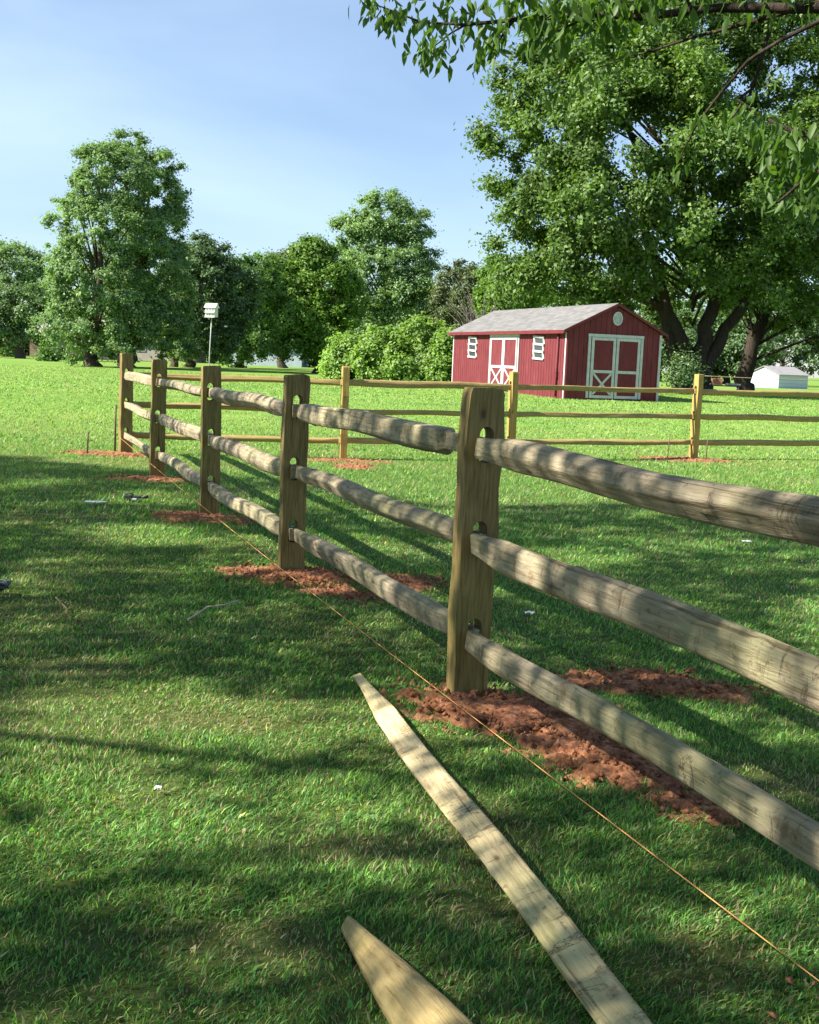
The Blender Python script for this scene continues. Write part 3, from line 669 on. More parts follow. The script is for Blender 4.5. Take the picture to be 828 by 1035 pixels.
# ------------------------------------------------------------------ foliage
def leaves(name, P, Nrm, size, tint, mt, parent, aspect=.62, hang=None, rg=None):
    n = len(P); rg = rg or np.random.default_rng(1)
    Nrm = Nrm/np.linalg.norm(Nrm, axis=1, keepdims=True)
    d = rg.normal(0, 1, (n, 3))
    if hang is not None: d = d*.45+np.array(hang)
    t = d-(d*Nrm).sum(1, keepdims=True)*Nrm; t /= np.linalg.norm(t, axis=1, keepdims=True)
    s = np.cross(Nrm, t); sz = size[:, None]
    base = P-t*sz*.5; tip = P+t*sz*.5-Nrm*sz*.12; l = P+s*sz*aspect*.5+Nrm*sz*.12-t*sz*.05; r = P-s*sz*aspect*.5+Nrm*sz*.12-t*sz*.05
    V = np.stack([base, r, tip, l], 1).reshape(-1, 3); F = np.arange(n*4); c = np.repeat(np.clip(tint, 0, 1)[:, None], 4, 0).repeat(3, 1)
    return link(name, np_mesh(name, V, F, np.full(n, 4), False, c), mt, parent)
def rdir(rg, n): v = rg.normal(0, 1, (n, 3)); return v/np.linalg.norm(v, axis=1, keepdims=True)
def crown(parent, lobes, nsub, rsub, nleaf, lsize, mt, seed, shellmin=.55, updir=.55, flat=.75, name='crown', ragged=.25, aspect=.62):
    """lobes: (centre, (rx,ry,rz)) in world; leaves gathered in clumps spread over the lobes"""
    rg = np.random.default_rng(seed); base = np.array(parent.location) if parent else np.zeros(3)
    Cn = np.array([list(l[0]) for l in lobes]); Rr = np.array([l[1] for l in lobes])
    w = (Rr[:, 0]*Rr[:, 1]+Rr[:, 0]*Rr[:, 2]+Rr[:, 1]*Rr[:, 2]); w = w/w.sum()
    sc = []
    while len(sc) < nsub:
        i = rg.choice(len(lobes), p=w); d = rdir(rg, 1)[0]
        if d[2] < -.55 and rg.random() < .6: continue
        f = shellmin+(1-shellmin)*rg.random()**.6
        if rg.random() < ragged: f *= 1.0+.20*rg.random()
        p = Cn[i]+d*Rr[i]*f
        q = np.sqrt((((p-Cn)/Rr)**2).sum(1)); q[i] = 9
        if (q < .55).any(): continue
        sc.append((p, d, rsub*(.55+.8*rg.random()), rg.random()))
    sp_ = np.array([s[0] for s in sc]); sdv = np.array([s[1] for s in sc]); sr = np.array([s[2] for s in sc]); stt = np.array([s[3] for s in sc])
    pw = sr**2; pw /= pw.sum(); k = rg.choice(nsub, nleaf, p=pw)
    d = rdir(rg, nleaf)+sdv[k]*.35+np.array([0, 0, .35]); d /= np.linalg.norm(d, axis=1, keepdims=True)
    rad = (sr[k]*np.minimum(1.5, np.abs(.38+.38*rg.normal(0, 1, nleaf))))[:, None]
    P = sp_[k]+d*rad*np.array([1, 1, flat])+rg.normal(0, .06, (nleaf, 3))*rsub
    Nn = d*.45+sdv[k]*.35+np.array([0, 0, updir])+rg.normal(0, .55, (nleaf, 3))
    tint = .5+.45*(stt[k]-.5)+rg.normal(0, .22, nleaf)+.35*fbm(P*.35, 2)
    sz = lsize*(.6+.8*rg.random(nleaf))
    return leaves(name, P-base, Nn, sz, tint, mt, parent, aspect, None, rg), sp_
def trunk(parent, paths, mt, name='trunk', seg=9):
    bm = bmesh.new(); b = parent.location
    for k, (pts, rr) in enumerate(paths):
        pts = [Vector(p)-b for p in pts]
        # resample with a slight crookedness
        rg = np.random.default_rng(int(abs(pts[-1].x*100))+k); out_, ro = [], []
        for i in range(len(pts)-1):
            for t in (0, .33, .66):
                q = pts[i].lerp(pts[i+1], t); j = rr[i]*.25
                if i or t: q = q+Vector((rg.normal(0, j), rg.normal(0, j), 0))
                out_.append(q); ro.append(rr[i]*(1-t)+rr[i+1]*t)
        out_.append(pts[-1]); ro.append(rr[-1]); tube(bm, out_, ro, seg, wob=.08, seed=k)
    return fin(bm, name, mt, parent)
# branches reaching to clump centres, drawn as thin tubes from the limb axis
def limbs_to(sp_, origin_fn, n, rg, r0=.06):
    res = []
    for i in rg.choice(len(sp_), min(n, len(sp_)), replace=False):
        p = Vector(sp_[i]); o = origin_fn(p); mid = o.lerp(p, .5)+Vector((0, 0, .08*(p-o).length)); res.append(([o, mid, p], [r0, r0*.6, r0*.25]))
    return res
G = {}
G['maple_big'] = leafmat('big_maple_leaf', (.105, .185, .044), .30, .40)
G['silver'] = leafmat('grey_green_leaf', (.185, .295, .140), .36, .35)
G['dark'] = leafmat('dark_leaf', (.125, .205, .095), .25, .35)
G['bright'] = leafmat('bright_maple_leaf', (.130, .240, .042), .32, .35)
G['mid'] = leafmat('mid_green_leaf', (.105, .205, .055), .32, .35)
G['olive'] = leafmat('olive_leaf', (.120, .160, .080), .25, .35)
G['bush'] = leafmat('bush_leaf', (.215, .345, .095), .36, .35)
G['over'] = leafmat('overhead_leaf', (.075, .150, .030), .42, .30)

def P_lobe(px, py, rx, ry, d, depth=None):
    c = at(px, py, d); k = d/FPX; return (c, (rx*k, depth*k if depth else rx*k, ry*k))
def tree(name, px, py_base, d, lobes, mt, nsub, rsub, nleaf, ls, seed, label, group, bark='bark', tr=.35, th=.45, **kw):
    b = at(px, py_base, d); b.z = min(b.z, gz(b.x, b.y)+.0)
    root = empty(name, b); tag(root, label, 'tree', group)
    L = [P_lobe(*l) for l in lobes]
    o, sp_ = crown(root, L, int(nsub*1.9), rsub*.72, int(nleaf*1.5), ls*.85, mt, seed, **kw)
    topz = max(l[0].z+l[1][2] for l in L); cx = sum(l[0].x for l in L)/len(L)
    axis_top = Vector((cx, b.y, b.z+(topz-b.z)*.82)); rg = np.random.default_rng(seed)
    def org(p):
        t = np.clip((p.z-b.z)/(topz-b.z)*.62, .12, .8); return b.lerp(axis_top, float(t))
    paths = [([b+Vector((0, 0, -.3)), b+Vector((0, 0, .5)), b.lerp(axis_top, .3), b.lerp(axis_top, .6), axis_top], [tr*1.5, tr*1.1, tr*.8, tr*.45, tr*.12])]
    paths += limbs_to(sp_, org, 26, rg, tr*.22)
    trunk(root, paths, M[bark])
    return root
GT = 'trees along the far side of the lawn'
# --- the huge maple behind the shed
bt = at(692, 391.5, 53); bt.z = gz(bt.x, bt.y)
big = empty('maple_tree', bt); tag(big, 'huge spreading maple with several trunks towering behind the red shed', 'tree')
lob = [(560, 110, 62, 60, 52), (530, 175, 45, 55, 51), (600, 60, 70, 50, 54), (560, 235, 55, 45, 50), (515, 262, 22, 28, 52), (650, 130, 90, 90, 49), (700, 40, 90, 70, 55), (635, 225, 80, 45, 49), (720, 200, 90, 90, 48),
       (790, 80, 90, 90, 56), (800, 200, 80, 90, 51), (775, 285, 60, 40, 50), (640, 0, 70, 45, 56), (760, -20, 110, 60, 56), (860, 130, 90, 110, 56), (590, 300, 50, 28, 56), (830, 285, 60, 45, 53), (530, 105, 30, 38, 52), (700, -60, 110, 60, 58),
       (520, 292, 22, 16, 58), (900, 20, 90, 110, 58), (690, 300, 40, 30, 58), (640, 45, 60, 40, 58), (720, 100, 60, 50, 56), (680, 80, 50, 50, 50), (780, 10, 60, 50, 53), (510, 150, 24, 34, 52), (545, 215, 40, 40, 51), (570, 150, 50, 50, 50), (595, 262, 55, 34, 49), (560, 285, 40, 22, 51), (625, 292, 34, 20, 50), (735, 262, 40, 26, 50), (716, 250, 50, 28, 49), (610, 215, 50, 40, 47)]
o, sp_ = crown(big, [P_lobe(*l) for l in lob], 1500, .80, 460000, .17, G['maple_big'], 11, shellmin=.45, flat=.8, updir=.45)
A = lambda x, y, d=53: at(x, y, d)
paths = [([A(694, 402), A(697, 378), A(690, 350), A(672, 300), A(655, 240), A(640, 170)], [.55, .38, .31, .26, .20, .09]),
         ([A(700, 400), A(703, 375), A(712, 345), A(720, 300), A(715, 230), A(705, 130)], [.55, .40, .34, .28, .22, .09]),
         ([A(706, 400), A(712, 375), A(728, 345), A(748, 310), A(765, 260), A(790, 180)], [.45, .32, .28, .24, .18, .09]),
         ([A(690, 400), A(690, 375), A(676, 345), A(668, 310), A(650, 270), A(610, 200)], [.45, .28, .25, .22, .16, .09]),
         ([A(672, 300), A(630, 262), A(585, 215), A(545, 180)], [.30, .22, .14, .06]), ([A(720, 300), A(760, 250), A(800, 200)], [.26, .18, .08]), ([A(668, 310), A(625, 290), A(575, 275)], [.22, .15, .06]),
         ([A(690, 250), A(660, 180), A(625, 110), A(600, 60)], [.2, .15, .1, .05])]
rg = np.random.default_rng(4)
paths += limbs_to(sp_, lambda p: A(700, 340).lerp(A(700, 90), float(np.clip((p.z-4)/16, 0, 1))), 70, rg, .07)
trunk(big, paths, M['bark_dark'], seg=12)
tree('maple_tree', 751, 393, 60, [(760, 250, 80, 60, 62), (800, 300, 70, 40, 61), (850, 330, 45, 25, 60), (740, 200, 70, 60, 64), (830, 200, 80, 70, 64)], G['maple_big'], 170, 1.2, 60000, .22, 12,
     'massive single-trunk tree right of the many-trunked maple', None, 'bark_dark', tr=.37)
# --- left side
tree('silver_maple', 93, 370, 70, [(105, 300, 52, 50, 70), (85, 335, 42, 26, 68), (110, 240, 52, 50, 70), (95, 275, 45, 50, 69), (115, 190, 40, 42, 70), (100, 180, 28, 35, 70), (125, 350, 30, 18, 69)], G['silver'], 270, .75, 70000, .18, 21,
     'tall grey-green tree whose left edge stands against open sky', GT, tr=.36, ragged=.5)
tree('silver_maple', 127, 371, 73, [(150, 200, 36, 50, 73), (130, 175, 32, 34, 73), (145, 270, 45, 50, 73), (165, 235, 24, 40, 73), (150, 330, 40, 32, 72), (165, 300, 30, 40, 74)], G['silver'], 230, .75, 56000, .18, 22,
     'tall grey-green tree with reddish-brown trunk just behind the corner post', GT, tr=.42, ragged=.5)
tree('shade_tree', 20, 362, 95, [(20, 312, 34, 26, 95), (-10, 320, 30, 22, 94), (42, 325, 14, 20, 96), (10, 335, 30, 16, 95)], G['dark'], 90, .9, 20000, .24, 23, 'small dark round-crowned tree at the far left edge', GT, tr=.32)
tree('shade_tree', 5, 360, 112, [(5, 280, 44, 32, 112), (-40, 285, 40, 40, 112), (40, 292, 24, 34, 112), (20, 268, 24, 22, 112)], G['silver'], 110, 1.2, 26000, .28, 24, 'broad pale green tree rising behind the small dark tree at the left edge', GT, tr=.4)
tree('shade_tree', 190, 368, 82, [(200, 290, 36, 44, 82), (175, 330, 24, 28, 80), (215, 335, 28, 26, 82), (200, 262, 22, 20, 82), (240, 305, 22, 34, 83)], G['dark'], 170, .95, 38000, .23, 25, 'dark green tree directly behind the bird house pole', GT, tr=.3)
tree('shade_tree', 176, 369, 78, [(178, 335, 18, 26, 78), (186, 355, 16, 10, 77)], G['silver'], 60, .7, 9000, .2, 26, 'small pale leafy tree between the tall pair and the bird house', GT, tr=.22)
tree('shade_tree', 243, 372, 92, [(250, 300, 30, 40, 92), (240, 345, 34, 22, 90), (275, 285, 24, 24, 94), (262, 340, 26, 24, 92)], G['mid'], 130, 1.0, 28000, .25, 27, 'mid-green tree right of the bird house with low dark skirts', GT, tr=.3)
tree('maple_tree', 322, 374, 76, [(322, 290, 36, 40, 76), (305, 320, 34, 34, 75), (335, 335, 26, 26, 75), (318, 262, 22, 20, 76), (345, 305, 20, 34, 77), (300, 350, 26, 14, 75)], G['bright'], 190, .85, 42000, .22, 28, 'bright green round-crowned maple left of the tallest distant tree', GT, tr=.27)
tree('shade_tree', 285, 372, 100, [(285, 285, 26, 28, 100), (300, 270, 20, 16, 100), (270, 310, 24, 34, 100)], G['olive'], 90, 1.1, 18000, .27, 29, 'yellowish olive tree peeking over the row beside the bright maple', GT, tr=.3)
tree('poplar_tree', 392, 378, 95, [(390, 222, 30, 24, 95), (372, 245, 26, 28, 95), (410, 232, 24, 24, 95), (415, 270, 24, 34, 94), (380, 290, 34, 40, 93), (408, 310, 32, 34, 93), (398, 250, 26, 28, 96), (370, 320, 28, 28, 92), (350, 235, 10, 14, 95)], G['silver'], 260, 1.0, 56000, .24, 30,
     'tallest distant tree, grey-green with a gap near its top, above the bushes', GT, tr=.4, ragged=.6)
tree('shade_tree', 462, 380, 90, [(460, 300, 22, 28, 90), (448, 320, 18, 28, 91), (480, 298, 20, 24, 88), (465, 275, 14, 10, 91)], G['olive'], 90, .8, 13000, .22, 31, 'dull olive half-bare tree just left of the shed roof', GT, tr=.25, ragged=.7)
tree('shade_tree', 506, 380, 75, [(508, 285, 24, 26, 78), (535, 292, 26, 22, 80), (500, 310, 18, 20, 76)], G['bright'], 70, .9, 14000, .22, 32, 'light green tree rising over the shed ridge left of the huge maple', GT, tr=.25)
# bare twiggy crown in the olive tree's place
bb = at(484, 383, 74); bb.z = gz(bb.x, bb.y); bare = empty('bare_tree', bb); tag(bare, 'leafless purplish-grey shrubby tree beside the left end of the shed roof', 'tree', GT)
rg = np.random.default_rng(8); paths = []
for k in range(50):
    e = at(470+rg.normal(6, 18), 306+rg.normal(6, 14), 74+rg.normal(0, 1.2)); q = at(484+rg.normal(0, 6), 350, 74); paths.append(([bb+Vector((rg.normal(0, .15), 0, 0)), q, q.lerp(e, .6)+Vector((0, 0, .25)), e], [.10, .05, .028, .012]))
trunk(bare, paths, barkmat('bare_bark', (.20, .165, .165)), seg=4)
# far wood filling the horizon between and behind them
fw = []
for k, (px, py, rx, ry, d) in enumerate([(-60, 300, 60, 60, 125), (60, 330, 50, 36, 125), (150, 300, 50, 60, 128), (215, 315, 50, 52, 122), (290, 320, 50, 46, 128), (345, 330, 40, 40, 120), (430, 325, 45, 38, 124), (470, 330, 40, 32, 124), (540, 330, 50, 34, 120), (620, 330, 60, 34, 122), (665, 345, 40, 30, 116), (735, 350, 45, 32, 118),
                                  (700, 335, 60, 34, 125), (790, 335, 70, 40, 130), (870, 330, 60, 50, 130), (-150, 300, 70, 60, 130), (960, 330, 80, 60, 130)]):
    fw.append(tree('shade_tree', px, 366+.035*px*.4, d, [(px, py, rx, ry, d, rx*.5), (px+rx*.4, py+ry*.3, rx*.6, ry*.6, d-2, rx*.4), (px-rx*.4, py+ry*.3, rx*.6, ry*.6, d+2, rx*.4)], G['dark'] if k % 3 else G['mid'], 90, 1.7, 15000, .38, 60+k, 'x', 'trees of the woodland far behind', tr=.3))
wl = ['far tree at the left edge behind the pale one', 'far low dark tree seen under the tall left tree', 'far dark tree behind the tall grey-green pair', 'far dark tree behind the bird house', 'far mid-green tree behind the bright maple', 'far dark tree filling the gap right of the bright maple', 'far tree behind the foot of the tallest tree',
      'far tree behind the half-bare tree', 'far tree behind the left half of the shed roof', 'far tree behind the gable of the shed', 'far low tree just right of the shed gable', 'far low tree between the huge maple and the single-trunk tree', 'far tree seen between the trunks of the huge maple', 'far tree behind the small white shed', 'far tree right of the small white shed at the frame edge', 'far tree beyond the left edge of the lawn view', 'far tree beyond the right edge of the lawn view']
for o, l in zip(fw, wl): o['label'] = l
# bush row left of the shed
for k, (px, py, rx, ry, d, lb) in enumerate([(352, 364, 22, 20, 58, 'leftmost and lowest of the light green bushes beside the shed'), (386, 358, 26, 26, 57, 'second light green bush from the left, beside the tall poplar'), (424, 354, 30, 27, 56, 'tallest light green bush in the row left of the shed'), (452, 362, 14, 24, 55, 'light green bush touching the left end of the shed')]):
    b = at(px, 385, d); b.z = gz(b.x, b.y); root = empty('bush', b); tag(root, lb, 'bush', 'bushes left of the shed')
    L = [P_lobe(px, py, rx, ry, d, rx*.8), P_lobe(px-rx*.4, py+8, rx*.6, ry*.7, d-.6, rx*.5), P_lobe(px+rx*.4, py+6, rx*.6, ry*.75, d-.4, rx*.5), P_lobe(px, py+14, rx*.9, ry*.6, d-.8, rx*.5)]
    crown(root, L, 80, .42, 15000, .17, G['bush'], 80+k, shellmin=.7, name='foliage', updir=.6, flat=1.0, ragged=.5)
    trunk(root, [([b+Vector((dx*.3, 0, -.1)), b+Vector((dx*.5, 0, .8)), b+Vector((dx, .1, 1.7))], [.05, .04, .02]) for dx in (-.5, -.2, .15, .45)], M['bark'], 'stem', 6)
# shrubs right of the shed, and garden shrubs at far left
for k, (px, py, rx, ry, d, base, mt, lb) in enumerate([(689, 379, 10, 9, 48, 391, 'dark', 'green shrub growing against the right wall of the red shed'),
        (58, 363, 6, 6, 100, 369, 'dark', 'dark rounded shrub under the tall left tree'), (90-6, 365, 5, 4, 96, 369, 'bush', 'yellow-green shrub beside the trunk of the tall left tree'), (3, 358, 8, 7, 104, 365, 'bush', 'pale shrub at the far left edge of the lawn'), (47, 364, 5, 8, 84, 371, 'mid', 'young thin sapling left of the tall left tree')]):
    b = at(px, base, d); b.z = gz(b.x, b.y); root = empty('shrub', b); tag(root, lb, 'shrub')
    crown(root, [P_lobe(px, py, rx, ry, d)], 26, .09*rx*d/60, 3500, .11*d/50, G[mt], 95+k, shellmin=.4, name='foliage', flat=1)
    trunk(root, [([b+Vector((0, 0, -.1)), at(px, py, d)], [.04, .02])], M['bark'], 'stem', 6)

# ------------------------------------------------------------------ far houses glimpsed under the trees
def house(px, py, d, w, dep, h, rh, wallm, roofm, label, rz=0):
    b = at(px, py, d); b.z = gz(b.x, b.y); h_ = empty('house', b, rz); tag(h_, label, 'house')
    bm = bmesh.new(); box(bm, (-w/2, 0, -.3), (w/2, dep, h)); fin(bm, 'wall', wallm, h_)
    bm = bmesh.new(); q = [(-w/2-.4, -.4, h+.01), (w/2+.4, -.4, h+.01), (w/2+.4, dep+.4, h+.01), (-w/2-.4, dep+.4, h+.01)]
    v = [bm.verts.new(p) for p in q]; r = [bm.verts.new((-w/2-.4, dep/2, h+rh)), bm.verts.new((w/2+.4, dep/2, h+rh))]
    for f in ((v[3], v[2], v[1], v[0]), (v[0], v[1], r[1], r[0]), (v[2], v[3], r[0], r[1]), (v[1], v[2], r[1]), (v[3], v[0], r[0])): bm.faces.new(f)
    fin(bm, 'roof', roofm, h_)
    n = max(2, int(w/3))
    for k in range(n):
        x_ = -w/2+w*(k+.5)/n
        bm = bmesh.new(); box(bm, (x_-.5, -.05, .9), (x_+.5, -.004, 2.1)); wo = fin(bm, 'window', M['white'], h_)
        bm = bmesh.new(); box(bm, (x_-.42, -.06, .98), (x_+.42, -.052, 2.02)); fin(bm, 'pane', mh2, wo)
    return h_
mh2 = plain('window_dark', (.03, .04, .05), .2, .1, 2)
brick = plain('pink_brick', (.36, .24, .20), .9, .15, 4); siding_b = plain('blue_grey_siding', (.42, .48, .55), .7, .08, 3); tanw = plain('tan_siding', (.45, .40, .32), .7, .08, 3)
house(75, 369, 118, 8.5, 7, 2.3, 1.6, brick, M['groof'], 'low pinkish brick house glimpsed behind the tall left tree', R(6))
house(112, 370, 122, 7, 7, 2.3, 1.6, siding_b, M['groof'], 'blue-grey house glimpsed between the two tall left trunks')
house(268, 376, 116, 7, 7, 2.2, 1.5, siding_b, M['groof'], 'pale house glimpsed low behind the bright maple')
house(160, 370, 118, 7, 7, 2.2, 1.5, tanw, M['groof'], 'tan house glimpsed right of the tall pair above the fence')

# a salmon-coloured tub on a dark stand between the trunks
b = at(724.5, 390, 57); b.z = gz(b.x, b.y); tb = empty('planter_table', b); tag(tb, 'small salmon-coloured box with pale tray on a dark stand by the big trunks', 'planter')
bm = bmesh.new(); box(bm, (-.28, -.2, .32), (.22, .2, .62)); fin(bm, 'box', plain('salmon', (.62, .26, .17), .6, .1, 5), tb, .02)
bm = bmesh.new(); box(bm, (-.3, -.25, .26), (1.2, .25, .31)); fin(bm, 'table_top', plain('stand_dark', (.08, .07, .06), .8, .1, 5), tb)
for xx in (-.25, 1.12):
    bm = bmesh.new(); box(bm, (xx, -.2, -.1), (xx+.06, .2, .255)); fin(bm, 'leg', plain('stand_leg', (.08, .07, .06), .8, .1, 5), tb)
bm = bmesh.new(); box(bm, (.45, -.2, .315), (1.1, .2, .40)); fin(bm, 'tray', plain('tray_grey', (.5, .52, .52), .5, .1, 5), tb, .02)

# ------------------------------------------------------------------ litter and twigs on the grass
def rumple(name, x, y, w, d, h, mt, label, cat, seed, rz=0):
    rg = np.random.default_rng(seed); n = 9; g = np.linspace(-.5, .5, n); U_, V_ = np.meshgrid(g, g)
    Zt = h*(.4+.6*np.abs(n2(U_.ravel()*3+seed, V_.ravel()*3, 1.7, seed)))+.02
    P = np.stack([U_.ravel()*w, V_.ravel()*d, Zt], 1); Pb = P.copy(); Pb[:, 2] -= .004
    I = np.arange(n*n).reshape(n, n); F = np.stack([I[:-1, :-1], I[:-1, 1:], I[1:, 1:], I[1:, :-1]], -1).reshape(-1, 4)
    o = link(name, np_mesh(name, np.concatenate([P, Pb]), np.concatenate([F.ravel(), (F[:, ::-1]+n*n).ravel()]), np.full(2*len(F), 4)), mt, None, (x, y, gz(x, y))); o.rotation_euler = (0, 0, rz)
    return tag(o, label, cat)
paper = plain('white_paper', (.75, .78, .80), .6, .05, 9)
rumple('paper_scrap', -2.94, 11.09, .19, .10, .03, paper, 'flat white strip of litter on the shaded grass at left', 'litter', 1, .1)
rumple('paper_scrap', .72, 6.81, .055, .05, .03, paper, 'small white scrap on the grass right of the nearest post', 'litter', 2)
rumple('paper_scrap', 2.91, 10.17, .08, .06, .03, paper, 'crumpled whitish scrap on the grass far right behind the rails', 'litter', 3)
rumple('paper_scrap', -.79, 3.78, .022, .02, .02, paper, 'tiny white speck on the sunlit foreground grass', 'litter', 4)
# dark post-level tool near the paper
tl = empty('hand_tool', (-2.66, 11.45, gz(-2.66, 11.45)), R(-8)); tl.scale = (.72, .72, .72); tag(tl, 'small black and grey tool lying on the grass beside the white strip', 'tool')
blk = plain('black_plastic', (.025, .028, .03), .45, .1, 8); gry = plain('grey_plastic', (.42, .45, .50), .45, .1, 8)
bm = bmesh.new(); box(bm, (-.13, -.05, .02), (-.03, .05, .085)); box(bm, (-.03, -.03, .05), (.09, .03, .08)); fin(bm, 'body', blk, tl, .008)
bm = bmesh.new(); box(bm, (-.028, -.045, .018), (.05, .045, .048)); fin(bm, 'case', gry, tl, .008)
bm = bmesh.new(); tube(bm, [(.06, 0, .065), (.13, 0, .06), (.19, .01, .075)], [.014, .016, .02], 8); fin(bm, 'handle', blk, tl)
bm = bmesh.new(); tube(bm, [(-.12, -.02, .09), (-.06, -.02, .115), (.0, -.02, .09)], .008, 6); fin(bm, 'grip', blk, tl)
# dark bundle on left edge
bn = empty('cable_bundle', (-2.40, 6.80, gz(-2.40, 6.80))); tag(bn, 'dark tangled bundle lying in the grass at the left edge', 'cable'); bn.scale = (.8, .8, .8)
bm = bmesh.new(); rg = np.random.default_rng(3)
for k in range(6):
    rr = .06+.012*k; tt = rg.random()*6; pts = [(rr*math.cos(a+tt)*1.1, rr*math.sin(a+tt)*.7, .035+.05*abs(math.sin(a*1.5+k))+.006*k) for a in np.linspace(0, 5.6, 18)]
    tube(bm, pts, .009, 6)
fin(bm, 'coil', plain('dark_cable', (.045, .06, .07), .4, .2, 9), bn)
# twigs
tw = plain('grey_twig', (.42, .38, .30), .9, .2, 20)
def twig(pts, r, label, mt=tw):
    bm = bmesh.new(); q = [Vector((x, y, gz(x, y)+z)) for x, y, z in pts]; tube(bm, q, [r*(1-.5*i/len(q)) for i in range(len(q))], 6)
    for i in (1, 2):
        if i < len(q)-1: e = q[i]+Vector((.05, .04*(-1)**i, .02)); tube(bm, [q[i], e], [r*.6, r*.3], 5)
    tag(fin(bm, 'twig', mt), label, 'twig')
twig([(-1.16, 6.25, .03), (-1.10, 6.5, .05), (-1.02, 6.62, .045), (-.97, 6.8, .04)], .006, 'pale bent twig on the grass left of the string')
twig([(-2.0, 6.7, .03), (-1.92, 6.5, .05), (-1.84, 6.38, .03), (-1.80, 6.2, .03)], .006, 'brown twig with dry leaves on the grass at left', plain('brown_twig', (.22, .15, .08), .9, .2, 20))
twig([(1.78, 5.25, .03), (1.80, 5.1, .06), (1.86, 4.98, .03)], .006, 'pale curled twig on the grass behind the lower right rail', plain('pale_twig', (.5, .5, .32), .9, .2, 20))

# ------------------------------------------------------------------ trees beside and above the camera
cot = 1/math.tan(SUN_EL)
BND = np.array([(-9.5, 16.7), (-7.84, 16.66), (-6.56, 16.3), (-5.4, 15.61), (-4.51, 15.25), (-3.43, 14.46), (-2.9, 14.7), (-2.06, 14.14), (-.97, 13.3), (.06, 12.3), (.69, 12.0), (1.65, 12.6), (2.73, 12.9), (3.4, 12.4), (4.95, 13.2), (6.85, 14.0), (9, 14.3)])
LIT = [(-4.16, 12.63, .23, .37, .8), (-3.76, 12.89, .16, .29, .8), (-2.63, 11.69, .29, .4, .9), (-2.53, 13.6, .18, .43, .8), (-2.14, 9.38, .37, .36, 1), (-2.41, 7.14, .15, .21, .9), (-1.94, 6.05, .15, .17, .4), (-1.18, 6.36, .16, .12, .4), (-1.01, 9.06, .38, .34, .5), (-.54, 9.49, .28, .32, .7), (-.02, 9.11, .17, .34, .7), (-1.1, 5.01, .42, .13, .5), (-.98, 4.49, .47, .27, 1), (-.3, 4.65, .33, .18, .9), (-1.16, 3.87, .25, .2, .8), (-.94, 3.8, .15, .1, .7), (-.48, 3.74, .3, .15, .95), (-.18, 3.62, .25, .17, .8), (-.04, 3.9, .1, .14, .6), (-1.07, 3.38, .17, .13, .6), (-.52, 3.19, .06, .06, .5), (.1, 4.36, .16, .1, .8), (.77, 4.72, .18, .07, .7), (.35, 4.19, .14, .08, .5), (1.58, 4.83, .18, .11, .7), (.85, 2.93, .15, .1, .4), (.18, 7.35, .09, .16, .8), (.73, 7.63, .11, .17, .6), (-1.16, 12.1, .45, .51, .8), (-.13, 11.23, .47, .44, .6), (.56, 12.08, .3, .42, .6), (2.9, 12.17, .61, .34, .5), (1.58, 10.11, .33, .24, .3), (2.98, 9.18, .23, .25, .4), (1.55, 7.69, .25, .21, .3), (-.21, 6.24, .21, .14, .4), (.72, 5.57, .14, .11, .4), (4.6, 6.7, 1.7, 1.3, 1)]
rg = np.random.default_rng(77)
n = 34000
gx = rg.uniform(-12, 8.5, n); gy = rg.uniform(-6, 16.6, n)
edge = np.interp(gx, BND[:, 0], BND[:, 1])+.45*n2(gx, gy, 1.4, 71)
keep = gy < edge
p_ = np.full(n, 1.0)
p_ *= np.clip(1.1-1.0*np.clip(n2(gx, gy, 1.7, 73)*1.8-.45, 0, 1), .5, 1)
p_ = np.where((gy > 5.4) & (gx < -.6), 1.0, p_)
p_ = np.where((gy > 7.5) & (gx > -1.6), p_*np.clip(1.0-1.5*np.clip(n2(gx, gy, 1.0, 78)*1.8-.05, 0, 1), .12, 1), p_)
for cx, cy, a_, b_, s_ in LIT:
    if cy < 5.2 and cy > 3 and s_ > .55: a_, b_ = a_*1.05+.01, b_*1.1+.02
    q = ((gx-cx)/(a_*1.35+.10))**2+((gy-cy)/(b_*1.35+.10))**2+.3*n2(gx, gy, 4, 74); p_ = np.where(q < 1, p_*(1-.97*s_), p_)
keep &= rg.random(n) < p_
gx, gy = gx[keep], gy[keep]; n = len(gx)
hh = 5.4+3.6*rg.random(n)
def lift(h): return np.stack([gx+SUN.x*cot*h, gy+SUN.y*cot*h, h], 1)
def inframe(P, mg=30):
    v = P-np.array([0, 0, CH]); d = v@np.array(FW); u = v@np.array(RV); w = v@np.array(UV)
    px = 414+FPX*u/np.maximum(d, .01); py = 517.5-FPX*w/np.maximum(d, .01)
    return (d > .3) & (px > -mg) & (px < 828+mg) & (py > -mg) & (py < 1035+mg)
P = lift(hh)
for _ in range(6):
    bad = inframe(P, 45)
    hh = np.where(bad, hh+1.0, hh); P = lift(hh)
ok = ~inframe(P, 40); P = P[ok]; n = len(P)
def canopy(root, P, seed):
    rg = np.random.default_rng(seed); m_ = 8; n = len(P)
    Q = np.repeat(P, m_, 0)+rg.normal(0, 1, (n*m_, 3))*np.array([.085, .085, .10])
    Q = Q[~inframe(Q, 12)]; k = len(Q)
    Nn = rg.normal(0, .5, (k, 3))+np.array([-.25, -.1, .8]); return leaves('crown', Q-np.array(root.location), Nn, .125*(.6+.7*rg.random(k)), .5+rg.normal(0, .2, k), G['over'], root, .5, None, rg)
ra = empty('shade_tree', (-9.8, 3.2, 0)); tag(ra, 'broad leafy tree left of the view whose crown shades the lawn', 'tree')
rb = empty('cherry_tree', (5.6, 3.6, 0)); tag(rb, 'tree at the right whose dark leafy branches hang into the top of the view', 'tree')
selA = P[:, 0] < -3.2
canopy(ra, P[selA], 1)
PB = P[~selA]
